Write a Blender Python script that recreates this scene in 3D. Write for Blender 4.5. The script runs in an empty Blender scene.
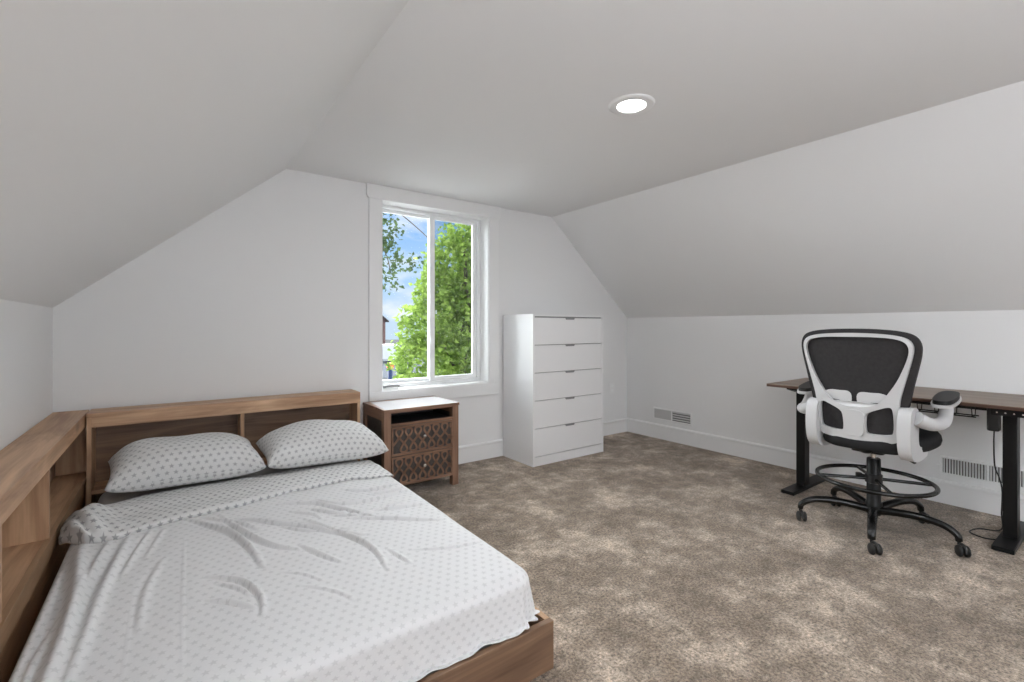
import bpy, bmesh, math, random
import numpy as np
from mathutils import Vector, Matrix, noise
from mathutils.geometry import tessellate_polygon

random.seed(7)
rng = np.random.default_rng(11)
PI = math.pi
scene = bpy.context.scene
COL = scene.collection

# ------------------------------------------------------------------ room sizes (metres)
XL, XR = -0.508, 4.106          # knee walls
YB, YF = 3.472, -2.60           # window gable wall, gable wall behind the photographer
KNEE = 1.255                    # height of the knee walls
CEIL = 2.225                    # flat ceiling
CXL, CXR = 0.635, 3.005         # where the slopes meet the flat ceiling
WX0, WX1, WZ0, WZ1 = 1.300, 2.268, 0.665, 2.128   # window opening
EYE = 1.15

# ------------------------------------------------------------------ materials
def new_mat(name):
    m = bpy.data.materials.new(name)
    m.use_nodes = True
    nt = m.node_tree
    b = nt.nodes.get('Principled BSDF')
    return m, nt, b

def N(nt, kind, **kw):
    n = nt.nodes.new(kind)
    for k, v in kw.items():
        setattr(n, k, v)
    return n

def plain(name, col, rough=0.5, metal=0.0, coat=0.0, bump=0.0, bscale=200, spec=0.5, var=0.0, vscale=6):
    m, nt, b = new_mat(name)
    b.inputs['Base Color'].default_value = (*col, 1)
    b.inputs['Roughness'].default_value = rough
    b.inputs['Metallic'].default_value = metal
    b.inputs['Coat Weight'].default_value = coat
    b.inputs['Specular IOR Level'].default_value = spec
    tc = N(nt, 'ShaderNodeTexCoord')
    if bump:
        n = N(nt, 'ShaderNodeTexNoise'); n.inputs['Scale'].default_value = bscale
        n.inputs['Detail'].default_value = 3
        nt.links.new(tc.outputs['Object'], n.inputs['Vector'])
        bp = N(nt, 'ShaderNodeBump'); bp.inputs['Strength'].default_value = bump
        bp.inputs['Distance'].default_value = 0.002
        nt.links.new(n.outputs['Fac'], bp.inputs['Height'])
        nt.links.new(bp.outputs['Normal'], b.inputs['Normal'])
    if var:
        n = N(nt, 'ShaderNodeTexNoise'); n.inputs['Scale'].default_value = vscale
        n.inputs['Detail'].default_value = 4
        nt.links.new(tc.outputs['Object'], n.inputs['Vector'])
        r = N(nt, 'ShaderNodeValToRGB')
        r.color_ramp.elements[0].position = 0.3; r.color_ramp.elements[1].position = 0.7
        r.color_ramp.elements[0].color = (*[c*(1-var) for c in col], 1)
        r.color_ramp.elements[1].color = (*[min(1, c*(1+var)) for c in col], 1)
        nt.links.new(n.outputs['Fac'], r.inputs['Fac'])
        nt.links.new(r.outputs['Color'], b.inputs['Base Color'])
    return m

def wood(name, dark, light, axis='X', rough=0.45, grain=1.0, knots=0.0, offset=0.0, coat=0.0):
    """boards with long grain along an axis, soft cathedral figure and a few knots"""
    m, nt, b = new_mat(name)
    tc = N(nt, 'ShaderNodeTexCoord')
    mp = N(nt, 'ShaderNodeMapping')
    mp.inputs['Location'].default_value = (offset, offset*1.7, offset*0.6)
    s = [9.0*grain]*3
    s['XYZ'.index(axis)] = 1.1*grain
    mp.inputs['Scale'].default_value = s
    nt.links.new(tc.outputs['Object'], mp.inputs['Vector'])
    n1 = N(nt, 'ShaderNodeTexNoise'); n1.inputs['Scale'].default_value = 1.3
    n1.inputs['Detail'].default_value = 6; n1.inputs['Distortion'].default_value = 1.2
    nt.links.new(mp.outputs['Vector'], n1.inputs['Vector'])
    mp2 = N(nt, 'ShaderNodeMapping')
    s2 = [110.0*grain]*3; s2['XYZ'.index(axis)] = 4.0*grain
    mp2.inputs['Scale'].default_value = s2
    nt.links.new(tc.outputs['Object'], mp2.inputs['Vector'])
    n2 = N(nt, 'ShaderNodeTexNoise'); n2.inputs['Scale'].default_value = 1.0; n2.inputs['Detail'].default_value = 3
    nt.links.new(mp2.outputs['Vector'], n2.inputs['Vector'])
    mx = N(nt, 'ShaderNodeMath', operation='MULTIPLY_ADD')
    mx.inputs[1].default_value = 0.28
    nt.links.new(n2.outputs['Fac'], mx.inputs[0]); nt.links.new(n1.outputs['Fac'], mx.inputs[2])
    r = N(nt, 'ShaderNodeValToRGB')
    r.color_ramp.elements[0].position = 0.45; r.color_ramp.elements[1].position = 0.88
    r.color_ramp.elements[0].color = (*dark, 1); r.color_ramp.elements[1].color = (*light, 1)
    nt.links.new(mx.outputs[0], r.inputs['Fac'])
    col = r.outputs['Color']
    if knots:
        mk = N(nt, 'ShaderNodeMapping'); sk = [5.5]*3; sk['XYZ'.index(axis)] = 2.4
        mk.inputs['Scale'].default_value = sk
        mk.inputs['Location'].default_value = (offset*3.1+.3, offset+.2, offset*2.3+.1)
        nt.links.new(tc.outputs['Object'], mk.inputs['Vector'])
        v = N(nt, 'ShaderNodeTexVoronoi'); v.inputs['Scale'].default_value = 1.0
        nt.links.new(mk.outputs['Vector'], v.inputs['Vector'])
        kr = N(nt, 'ShaderNodeMapRange'); kr.inputs['From Min'].default_value = 0.07
        kr.inputs['From Max'].default_value = 0.22; kr.inputs['To Min'].default_value = knots; kr.inputs['To Max'].default_value = 0
        nt.links.new(v.outputs['Distance'], kr.inputs['Value'])
        mc = N(nt, 'ShaderNodeMix', data_type='RGBA')
        nt.links.new(kr.outputs['Result'], mc.inputs['Factor'])
        nt.links.new(col, mc.inputs[6]); mc.inputs[7].default_value = (*[c*0.28 for c in dark], 1)
        col = mc.outputs[2]
    nt.links.new(col, b.inputs['Base Color'])
    b.inputs['Roughness'].default_value = rough
    b.inputs['Coat Weight'].default_value = coat
    bp = N(nt, 'ShaderNodeBump'); bp.inputs['Strength'].default_value = 0.15; bp.inputs['Distance'].default_value = 0.001
    nt.links.new(mx.outputs[0], bp.inputs['Height']); nt.links.new(bp.outputs['Normal'], b.inputs['Normal'])
    return m

def star_fabric(name, base, star, pitch=0.034, R=0.0118, fade=1.0):
    """woven cotton with staggered rows of five pointed stars; UVs are in metres of cloth"""
    m, nt, b = new_mat(name)
    L = nt.links.new
    def M(op, a, bb=None, c=None):
        n = N(nt, 'ShaderNodeMath', operation=op)
        for i, x in enumerate((a, bb, c)):
            if x is None: continue
            if isinstance(x, (int, float)): n.inputs[i].default_value = x
            else: L(x, n.inputs[i])
        return n.outputs[0]
    tc = N(nt, 'ShaderNodeTexCoord')
    sp = N(nt, 'ShaderNodeSeparateXYZ'); L(tc.outputs['UV'], sp.inputs[0])
    ph = pitch*0.86
    vy = M('DIVIDE', sp.outputs['Y'], ph)
    row = M('FLOOR', vy)
    sh = M('MULTIPLY', M('FLOORED_MODULO', row, 2.0), 0.5)
    vx = M('ADD', M('DIVIDE', sp.outputs['X'], pitch), sh)
    cx = M('MULTIPLY', M('SUBTRACT', M('FRACT', vx), 0.5), pitch)
    cy = M('MULTIPLY', M('SUBTRACT', M('FRACT', vy), 0.5), ph)
    ang = M('ARCTAN2', cx, cy)
    r = M('SQRT', M('ADD', M('MULTIPLY', cx, cx), M('MULTIPLY', cy, cy)))
    a = M('ABSOLUTE', M('SUBTRACT', M('FLOORED_MODULO', M('ADD', ang, PI/5), 2*PI/5), PI/5))
    ri = R*0.45
    sx, sy = ri*math.sin(PI/5), R - ri*math.cos(PI/5)
    nn = math.hypot(sx, sy); sx /= nn; sy /= nn
    d = M('ADD', M('MULTIPLY', M('SUBTRACT', M('MULTIPLY', r, M('COSINE', a)), R), sx),
          M('MULTIPLY', M('MULTIPLY', r, M('SINE', a)), sy))
    mr = N(nt, 'ShaderNodeMapRange'); mr.inputs['From Min'].default_value = -0.0012; mr.inputs['From Max'].default_value = 0.0008
    mr.inputs['To Min'].default_value = fade; mr.inputs['To Max'].default_value = 0.0
    L(d, mr.inputs['Value'])
    mx = N(nt, 'ShaderNodeMix', data_type='RGBA')
    mx.inputs[6].default_value = (*base, 1); mx.inputs[7].default_value = (*star, 1)
    L(mr.outputs['Result'], mx.inputs['Factor'])
    L(mx.outputs[2], b.inputs['Base Color'])
    b.inputs['Roughness'].default_value = 0.85
    b.inputs['Specular IOR Level'].default_value = 0.2
    b.inputs['Sheen Weight'].default_value = 0.15
    n = N(nt, 'ShaderNodeTexNoise'); n.inputs['Scale'].default_value = 45; n.inputs['Detail'].default_value = 5
    L(tc.outputs['Object'], n.inputs['Vector'])
    bp = N(nt, 'ShaderNodeBump'); bp.inputs['Strength'].default_value = 0.25; bp.inputs['Distance'].default_value = 0.003
    L(n.outputs['Fac'], bp.inputs['Height']); L(bp.outputs['Normal'], b.inputs['Normal'])
    return m

def carpet_mat():
    m, nt, b = new_mat('carpet_pile')
    L = nt.links.new
    tc = N(nt, 'ShaderNodeTexCoord')
    def noise_n(scale, detail, dist=0.0, rough=0.5):
        n = N(nt, 'ShaderNodeTexNoise'); n.inputs['Scale'].default_value = scale
        n.inputs['Detail'].default_value = detail; n.inputs['Distortion'].default_value = dist
        n.inputs['Roughness'].default_value = rough
        L(tc.outputs['Object'], n.inputs['Vector']); return n.outputs['Fac']
    big = noise_n(3.0, 10, 0.10, 0.74)
    r = N(nt, 'ShaderNodeValToRGB')
    e = r.color_ramp.elements
    e[0].position = 0.38; e[1].position = 0.63
    e[0].color = (0.182, 0.137, 0.099, 1); e[1].color = (0.51, 0.415, 0.330, 1)
    em = e.new(0.50); em.color = (0.272, 0.213, 0.162, 1)
    L(big, r.inputs['Fac'])
    fine = noise_n(92, 4, 0, 0.78)
    fr = N(nt, 'ShaderNodeMapRange'); fr.inputs['From Min'].default_value = 0.33; fr.inputs['From Max'].default_value = 0.67
    fr.inputs['To Min'].default_value = 0.22; fr.inputs['To Max'].default_value = 1.78
    L(fine, fr.inputs['Value'])
    mr = N(nt, 'ShaderNodeMapRange'); mr.inputs['From Min'].default_value = 0.35; mr.inputs['From Max'].default_value = 0.65
    mr.inputs['To Min'].default_value = 0.78; mr.inputs['To Max'].default_value = 1.24
    L(noise_n(15, 5, 0.2, 0.65), mr.inputs['Value'])
    mm = N(nt, 'ShaderNodeMath', operation='MULTIPLY'); L(fr.outputs['Result'], mm.inputs[0]); L(mr.outputs['Result'], mm.inputs[1])
    vm = N(nt, 'ShaderNodeVectorMath', operation='SCALE')
    L(r.outputs['Color'], vm.inputs[0]); L(mm.outputs[0], vm.inputs['Scale'])
    L(vm.outputs[0], b.inputs['Base Color'])
    b.inputs['Roughness'].default_value = 0.95; b.inputs['Specular IOR Level'].default_value = 0.1
    b.inputs['Sheen Weight'].default_value = 0.2
    bp = N(nt, 'ShaderNodeBump'); bp.inputs['Strength'].default_value = 0.7; bp.inputs['Distance'].default_value = 0.008
    L(fine, bp.inputs['Height'])
    bp2 = N(nt, 'ShaderNodeBump'); bp2.inputs['Strength'].default_value = 0.35; bp2.inputs['Distance'].default_value = 0.02
    L(noise_n(9, 4), bp2.inputs['Height']); L(bp.outputs['Normal'], bp2.inputs['Normal'])
    L(bp2.outputs['Normal'], b.inputs['Normal'])
    return m

def glass_mat(name, tint, gloss):
    m, nt, b = new_mat(name)
    nt.nodes.remove(b)
    out = nt.nodes['Material Output']
    t = N(nt, 'ShaderNodeBsdfTransparent'); t.inputs['Color'].default_value = (*tint, 1)
    g = N(nt, 'ShaderNodeBsdfGlossy'); g.inputs['Roughness'].default_value = 0.02
    fr = N(nt, 'ShaderNodeFresnel'); fr.inputs['IOR'].default_value = 1.45
    mu = N(nt, 'ShaderNodeMath', operation='MULTIPLY'); mu.inputs[1].default_value = gloss
    nt.links.new(fr.outputs[0], mu.inputs[0])
    mx = N(nt, 'ShaderNodeMixShader')
    nt.links.new(mu.outputs[0], mx.inputs[0]); nt.links.new(t.outputs[0], mx.inputs[1]); nt.links.new(g.outputs[0], mx.inputs[2])
    nt.links.new(mx.outputs[0], out.inputs['Surface'])
    return m

def leaf_mat(name, dark, light):
    m, nt, b = new_mat(name)
    L = nt.links.new
    tc = N(nt, 'ShaderNodeTexCoord')
    n = N(nt, 'ShaderNodeTexNoise'); n.inputs['Scale'].default_value = 3.5; n.inputs['Detail'].default_value = 5
    n.inputs['Roughness'].default_value = 0.8
    L(tc.outputs['Object'], n.inputs['Vector'])
    r = N(nt, 'ShaderNodeValToRGB')
    r.color_ramp.elements[0].position = 0.35; r.color_ramp.elements[1].position = 0.65
    r.color_ramp.elements[0].color = (*dark, 1); r.color_ramp.elements[1].color = (*light, 1)
    L(n.outputs['Fac'], r.inputs['Fac']); L(r.outputs['Color'], b.inputs['Base Color'])
    b.inputs['Roughness'].default_value = 0.6; b.inputs['Specular IOR Level'].default_value = 0.04
    tr = N(nt, 'ShaderNodeBsdfTranslucent'); L(r.outputs['Color'], tr.inputs['Color'])
    mx = N(nt, 'ShaderNodeMixShader'); mx.inputs[0].default_value = 0.25
    L(b.outputs[0], mx.inputs[1]); L(tr.outputs[0], mx.inputs[2])
    L(mx.outputs[0], nt.nodes['Material Output'].inputs['Surface'])
    return m

def emit_mat(name, col, strength):
    m, nt, b = new_mat(name)
    b.inputs['Base Color'].default_value = (0.9, 0.9, 0.9, 1)
    b.inputs['Emission Color'].default_value = (*col, 1)
    b.inputs['Emission Strength'].default_value = strength
    return m

def brick_mat():
    m, nt, b = new_mat('red_brick')
    tc = N(nt, 'ShaderNodeTexCoord')
    bt = N(nt, 'ShaderNodeTexBrick'); bt.inputs['Scale'].default_value = 4.0
    bt.inputs['Color1'].default_value = (0.16, 0.07, 0.06, 1); bt.inputs['Color2'].default_value = (0.22, 0.10, 0.085, 1)
    bt.inputs['Mortar'].default_value = (0.3, 0.27, 0.25, 1)
    mp = N(nt, 'ShaderNodeMapping'); mp.inputs['Rotation'].default_value = (PI/2, 0, 0)
    nt.links.new(tc.outputs['Object'], mp.inputs['Vector']); nt.links.new(mp.outputs['Vector'], bt.inputs['Vector'])
    nt.links.new(bt.outputs['Color'], b.inputs['Base Color'])
    b.inputs['Roughness'].default_value = 0.9
    return m

MT = {}
MT['wall'] = plain('wall_paint', (0.80, 0.80, 0.80), 0.75, bump=0.05, bscale=140, spec=0.25)
MT['ceil'] = plain('ceiling_paint', (0.80, 0.80, 0.80), 0.85, bump=0.05, bscale=90, spec=0.2)
MT['trim'] = plain('trim_paint', (0.82, 0.82, 0.82), 0.45, bump=0.008, bscale=60)
MT['vinyl'] = plain('white_vinyl', (0.86, 0.87, 0.87), 0.4, bump=0.006, bscale=50)
MT['carpet'] = carpet_mat()
MT['glass'] = glass_mat('clear_glass', (0.97, 0.985, 0.98), 0.5)
MT['screened_glass'] = glass_mat('screened_glass', (0.82, 0.84, 0.83), 0.9)
OAK = dict(dark=(0.340, 0.188, 0.103), light=(0.700, 0.460, 0.285))
MT['oak_x'] = wood('oak_grain_crosswise', axis='X', knots=0.8, offset=0.37, **OAK)
MT['oak_y'] = wood('oak_grain_lengthwise', axis='Y', knots=0.8, offset=1.9, **OAK)
MT['oak_z'] = wood('oak_grain_upright', axis='Z', knots=0.7, offset=4.2, **OAK)
MT['oak_foot'] = wood('oak_darker_brown', (0.125, 0.068, 0.040), (0.300, 0.185, 0.115), axis='X', knots=0.8, offset=3.3)  # darker brown oak for the foot rail and both back panels
MT['oak_edge'] = wood('oak_pale_edge', (0.30, 0.18, 0.10), (0.46, 0.30, 0.18), axis='Y', offset=2.2)
WAL = dict(dark=(0.150, 0.078, 0.047), light=(0.320, 0.185, 0.120))
MT['ns_z'] = wood('nightstand_wood_upright', axis='Z', offset=7.1, **WAL)
MT['ns_x'] = wood('nightstand_wood_crosswise', axis='X', offset=5.3, **WAL)
MT['ns_y'] = wood('nightstand_wood_side', axis='Y', offset=6.6, **WAL)
MT['ns_dark'] = plain('nightstand_dark_panel', (0.052, 0.046, 0.042), 0.5, var=0.3, vscale=30)
MT['ns_black'] = plain('nightstand_inner_lining', (0.018, 0.019, 0.022), 0.45, bump=0.1)
MT['ns_reflection'] = plain('nightstand_white_reflection', (0.82, 0.82, 0.84), 0.08, coat=0.6, var=0.02)  # white paints in the bright reflection on the glossy top
MT['crystal'] = plain('silver_knob', (0.85, 0.84, 0.82), 0.15, metal=0.85, bump=0.02)
MT['laminate'] = plain('white_laminate', (0.83, 0.83, 0.835), 0.38, bump=0.02, bscale=40)
MT['gap'] = plain('drawer_gap_shadow_board', (0.30, 0.30, 0.30), 0.7, bump=0.05)
MT['pull'] = plain('grey_pull', (0.26, 0.26, 0.265), 0.45, bump=0.05)
MT['black'] = plain('black_powder_coat', (0.005, 0.005, 0.005), 0.45, bump=0.06, bscale=400, spec=0.3)
MT['blackgloss'] = plain('black_gloss_enamel', (0.005, 0.005, 0.005), 0.25, bump=0.02, bscale=100)
MT['rubber'] = plain('black_plastic', (0.010, 0.010, 0.010), 0.5, bump=0.05)
MT['meshfab'] = plain('black_mesh_fabric', (0.036, 0.034, 0.035), 0.85, bump=0.35, bscale=500, spec=0.2, var=0.12, vscale=60)
MT['seatfab'] = plain('black_seat_fabric', (0.020, 0.020, 0.021), 0.85, bump=0.4, bscale=350, spec=0.2)
MT['whiteplastic'] = plain('white_plastic', (0.58, 0.58, 0.585), 0.38, bump=0.02, bscale=70)
MT['lumbar'] = plain('translucent_white_plastic', (0.60, 0.60, 0.605), 0.3, bump=0.02, bscale=70)
MT['chrome'] = plain('chrome', (0.75, 0.75, 0.76), 0.12, metal=1.0, bump=0.01)
MT['desktop'] = wood('walnut_desktop', (0.150, 0.102, 0.070), (0.275, 0.200, 0.145), axis='Y', rough=0.4, offset=9.0)
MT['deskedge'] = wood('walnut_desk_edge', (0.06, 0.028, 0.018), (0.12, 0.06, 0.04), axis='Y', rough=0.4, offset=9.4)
MT['vent_dark'] = plain('duct_shadow', (0.17, 0.17, 0.17), 0.8, bump=0.05)
MT['vent_grey'] = plain('vent_damper_grey', (0.52, 0.52, 0.52), 0.5, bump=0.03)
MT['sheet'] = star_fabric('star_sheet_wrong_side', (0.74, 0.74, 0.745), (0.55, 0.55, 0.555), fade=0.58)
MT['cuff'] = star_fabric('star_sheet_right_side', (0.70, 0.70, 0.695), (0.36, 0.365, 0.37), fade=1.0)
MT['pillow'] = star_fabric('star_pillowcase', (0.70, 0.70, 0.695), (0.42, 0.425, 0.43), pitch=0.036, R=0.0125, fade=1.0)
MT['fitted'] = plain('grey_fitted_sheet', (0.52, 0.52, 0.52), 0.85, bump=0.2, bscale=60, var=0.05)
MT['lamp'] = emit_mat('lamp_diffuser', (1.0, 0.99, 0.96), 6.0)
MT['bark'] = plain('tree_bark', (0.085, 0.065, 0.050), 0.9, bump=0.8, bscale=30, var=0.4, vscale=12)
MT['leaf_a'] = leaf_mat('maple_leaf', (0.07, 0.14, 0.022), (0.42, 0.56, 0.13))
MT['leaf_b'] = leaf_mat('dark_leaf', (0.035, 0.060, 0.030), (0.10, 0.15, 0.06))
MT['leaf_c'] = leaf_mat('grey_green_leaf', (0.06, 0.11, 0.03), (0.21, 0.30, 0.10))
MT['lawn'] = plain('gravel_yard', (0.075, 0.076, 0.075), 0.95, bump=0.8, bscale=30, var=0.3, vscale=2, spec=0.0)
MT['street'] = plain('street_concrete', (0.085, 0.090, 0.10), 0.9, bump=0.3, bscale=20, var=0.08, spec=0.0)
MT['brick'] = brick_mat()
MT['bounce_slab'] = plain('pale_bounce_slab', (0.50, 0.49, 0.47), 0.9, bump=0.3, bscale=20, var=0.08, spec=0.0)
MT['shingle'] = plain('grey_shingle', (0.10, 0.085, 0.085), 0.9, bump=0.6, bscale=8, var=0.2)
MT['housewin'] = plain('dark_house_window', (0.03, 0.035, 0.05), 0.1, bump=0.01)
MT['van'] = plain('white_car_paint', (0.85, 0.86, 0.88), 0.25, coat=0.5, bump=0.01)
MT['bluepost'] = plain('dark_blue_paint', (0.020, 0.035, 0.11), 0.5, bump=0.1)
MT['orange'] = plain('orange_red_paint', (0.55, 0.10, 0.03), 0.5, bump=0.1)

# ------------------------------------------------------------------ geometry helpers
def tag(o, label=None, cat=None, group=None, kind=None):
    if label: o['label'] = label
    if cat: o['category'] = cat
    if group: o['group'] = group
    if kind: o['kind'] = kind
    return o

def thing(name, label, cat, loc=(0, 0, 0), rz=0.0, group=None, kind=None):
    o = bpy.data.objects.new(name, None)
    o.empty_display_size = 0.05
    COL.objects.link(o)
    o.location = loc; o.rotation_euler = (0, 0, rz)
    return tag(o, label, cat, group, kind)

def obj(name, bm, mat, parent=None, smooth=None, loc=None, bevel=0.0, bseg=2, world=False, recalc=True):
    """link a bmesh as ONE mesh object; world=True: the bmesh is in world space, re-based on its parent"""
    if recalc:
        bmesh.ops.recalc_face_normals(bm, faces=bm.faces[:])
    if world and parent is not None:
        p = parent; off = Vector((0, 0, 0))
        while p is not None:
            off += p.location; p = p.parent
        bmesh.ops.translate(bm, verts=bm.verts[:], vec=-off)
    me = bpy.data.meshes.new(name)
    bm.to_mesh(me); bm.free()
    me.materials.append(mat)
    o = bpy.data.objects.new(name, me)
    COL.objects.link(o)
    if parent is not None: o.parent = parent
    if loc is not None: o.location = loc
    if smooth is not None:
        me.shade_smooth()
        if smooth < 180:
            me.set_sharp_from_angle(angle=math.radians(smooth))
    if bevel:
        md = o.modifiers.new('bevel', 'BEVEL'); md.width = bevel; md.segments = bseg
        md.limit_method = 'ANGLE'; md.angle_limit = math.radians(40)
        md.harden_normals = False
        me.shade_smooth(); me.set_sharp_from_angle(angle=math.radians(60))
    return o

def BM(): return bmesh.new()

def box(bm, x0, x1, y0, y1, z0, z1):
    vs = [bm.verts.new(p) for p in ((x0, y0, z0), (x1, y0, z0), (x1, y1, z0), (x0, y1, z0),
                                    (x0, y0, z1), (x1, y0, z1), (x1, y1, z1), (x0, y1, z1))]
    for f in ((0, 3, 2, 1), (4, 5, 6, 7), (0, 1, 5, 4), (1, 2, 6, 5), (2, 3, 7, 6), (3, 0, 4, 7)):
        bm.faces.new([vs[i] for i in f])
    return vs

def boxbm(*a):
    bm = BM(); box(bm, *a); return bm

def frame_axes(t):
    t = t.normalized()
    up = Vector((0, 0, 1)) if abs(t.z) < 0.95 else Vector((1, 0, 0))
    a = t.cross(up).normalized(); b = a.cross(t).normalized()
    return a, b

def tube(bm, pts, r, seg=10, closed=False, flat=1.0, up=None):
    """round or flattened tube along a path; r may be a list"""
    pts = [Vector(p) for p in pts]; n = len(pts)
    rs = r if isinstance(r, (list, tuple)) else [r]*n
    rings = []
    prev = None
    for i, p in enumerate(pts):
        if closed: t = pts[(i+1) % n] - pts[i-1]
        else: t = pts[min(i+1, n-1)] - pts[max(i-1, 0)]
        t.normalize()
        if up is not None:
            a = t.cross(Vector(up)).normalized(); b = a.cross(t).normalized()
        elif prev is None:
            a, b = frame_axes(t)
        else:
            a = (prev - t*prev.dot(t)).normalized(); b = a.cross(t).normalized()
        prev = a
        rings.append([bm.verts.new(p + (a*math.cos(2*PI*k/seg) + b*math.sin(2*PI*k/seg)*flat)*rs[i]) for k in range(seg)])
    m = n if closed else n-1
    for i in range(m):
        A, B = rings[i], rings[(i+1) % n]
        for k in range(seg):
            bm.faces.new((A[k], A[(k+1) % seg], B[(k+1) % seg], B[k]))
    if not closed:
        bm.faces.new(rings[0][::-1]); bm.faces.new(rings[-1])

def lathe(bm, prof, c=(0, 0, 0), seg=28):
    """profile of (radius, z), turned about a vertical axis through c"""
    c = Vector(c); rings = []
    for r, z in prof:
        if r < 1e-6: rings.append([bm.verts.new(c + Vector((0, 0, z)))])
        else: rings.append([bm.verts.new(c + Vector((r*math.cos(2*PI*k/seg), r*math.sin(2*PI*k/seg), z))) for k in range(seg)])
    for A, B in zip(rings, rings[1:]):
        if len(A) == 1 and len(B) == 1: continue
        for k in range(seg):
            k2 = (k+1) % seg
            if len(A) == 1: bm.faces.new((A[0], B[k2], B[k]))
            elif len(B) == 1: bm.faces.new((A[k], A[k2], B[0]))
            else: bm.faces.new((A[k], A[k2], B[k2], B[k]))
    if len(rings[0]) > 1: bm.faces.new(rings[0][::-1])
    if len(rings[-1]) > 1: bm.faces.new(rings[-1])

def plate(bm, loops, mapf, d0, d1):
    """solid plate: 2D loops (outer first, then holes) at depths d0..d1; mapf(u,v,d)->(x,y,z)"""
    flat = [p for l in loops for p in l]
    tris = tessellate_polygon([[Vector((p[0], p[1], 0)) for p in l] for l in loops])
    A = [bm.verts.new(mapf(p[0], p[1], d0)) for p in flat]
    B = [bm.verts.new(mapf(p[0], p[1], d1)) for p in flat]
    for t in tris:
        bm.faces.new([A[i] for i in t]); bm.faces.new([B[i] for i in reversed(t)])
    k = 0
    for l in loops:
        n = len(l)
        for i in range(n):
            a, b = k+i, k+(i+1) % n
            bm.faces.new((A[a], A[b], B[b], B[a]))
        k += n

def smooth_loop(pts, it=2):
    for _ in range(it):
        q = []
        n = len(pts)
        for i in range(n):
            a, b = pts[i], pts[(i+1) % n]
            q.append((a[0]*.75+b[0]*.25, a[1]*.75+b[1]*.25)); q.append((a[0]*.25+b[0]*.75, a[1]*.25+b[1]*.75))
        pts = q
    return pts

def spline(pts, n=8):
    """Catmull-Rom through points"""
    P = [Vector(p) for p in pts]; out = []
    for i in range(len(P)-1):
        p0, p1, p2, p3 = P[max(i-1, 0)], P[i], P[i+1], P[min(i+2, len(P)-1)]
        for k in range(n):
            t = k/n
            out.append(0.5*((2*p1) + (p2-p0)*t + (2*p0-5*p1+4*p2-p3)*t*t + (3*p1-p0-3*p2+p3)*t**3))
    out.append(P[-1]); return out

def rrect(x0, x1, y0, y1, r, n=6):
    o = []
    for cx, cy, a0 in ((x1-r, y0+r, -PI/2), (x1-r, y1-r, 0), (x0+r, y1-r, PI/2), (x0+r, y0+r, PI)):
        for k in range(n+1):
            a = a0 + PI/2*k/n
            o.append((cx+r*math.cos(a), cy+r*math.sin(a)))
    return o

# ================================================================== THE ROOM
def structure(name, bm, m, **kw):
    o = obj(name, bm, m, **kw); o['kind'] = 'structure'; return o

T = 0.24
o = structure('floor', boxbm(XL-T, XR+T, YF-T, YB, -0.25, 0.0), MT['carpet'])
tag(o, 'mottled taupe carpet covering the whole attic floor', 'floor')
o = structure('wall_left', boxbm(XL-T, XL, YF-T, YB+T, 0.0, KNEE), MT['wall'])
tag(o, 'low white knee wall behind the side bookcase', 'wall')
o = structure('wall_right', boxbm(XR, XR+T, YF-T, YB+T, 0.0, KNEE), MT['wall'])
tag(o, 'low white knee wall behind the standing desk', 'wall')
gable = [(XL-T, -0.25), (XR+T, -0.25), (XR+T, KNEE), (XR, KNEE), (CXR, CEIL), (CXL, CEIL), (XL, KNEE), (XL-T, KNEE)]
bm = BM(); plate(bm, [gable, [(WX0, WZ0), (WX1, WZ0), (WX1, WZ1), (WX0, WZ1)]], lambda u, v, d: (u, d, v), YB, YB+T)
o = structure('wall_back', bm, MT['wall']); tag(o, 'white gable wall with the window in it', 'wall')
bm = BM(); plate(bm, [gable], lambda u, v, d: (u, d, v), YF, YF-T)
o = structure('wall_front', bm, MT['wall']); tag(o, 'plain white gable wall facing the window', 'wall')
# one drywall skin: left slope, flat ceiling, right slope (solid, thick on the roof side)
bm = BM()
inner = [(XL-T, KNEE), (XL, KNEE), (CXL, CEIL), (CXR, CEIL), (XR, KNEE), (XR+T, KNEE), (XR+T, KNEE+0.25), (CXR+.1, CEIL+T), (CXL-.1, CEIL+T), (XL-T, KNEE+0.25)]
plate(bm, [inner], lambda u, v, d: (u, d, v), YF-T, YB+T)
o = structure('ceiling', bm, MT['ceil']); tag(o, 'white drywall ceiling, flat in the middle with a slope on each side', 'ceiling')

def baseboard(name, label, pathf, length):
    # profile (out from wall, height): flat board with a small bead along its top
    prof = [(0, 0), (0.016, 0), (0.016, 0.122), (0.0185, 0.128), (0.0185, 0.138), (0.012, 0.146), (0.006, 0.149), (0, 0.149)]
    bm = BM()
    A = [bm.verts.new(pathf(0, u, v)) for u, v in prof]; B = [bm.verts.new(pathf(length, u, v)) for u, v in prof]
    n = len(prof)
    for i in range(n):
        bm.faces.new((A[i], A[(i+1) % n], B[(i+1) % n], B[i]))
    bm.faces.new(A); bm.faces.new(B[::-1])
    o = structure(name, bm, MT['trim']); tag(o, label, 'baseboard')
baseboard('baseboard_back', 'white baseboard along the window wall', lambda t, u, v: (XL+t, YB-u, v), XR-XL-0.02)
baseboard('baseboard_right', 'white baseboard along the right knee wall', lambda t, u, v: (XR-u, YF+t, v), YB-YF)

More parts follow.
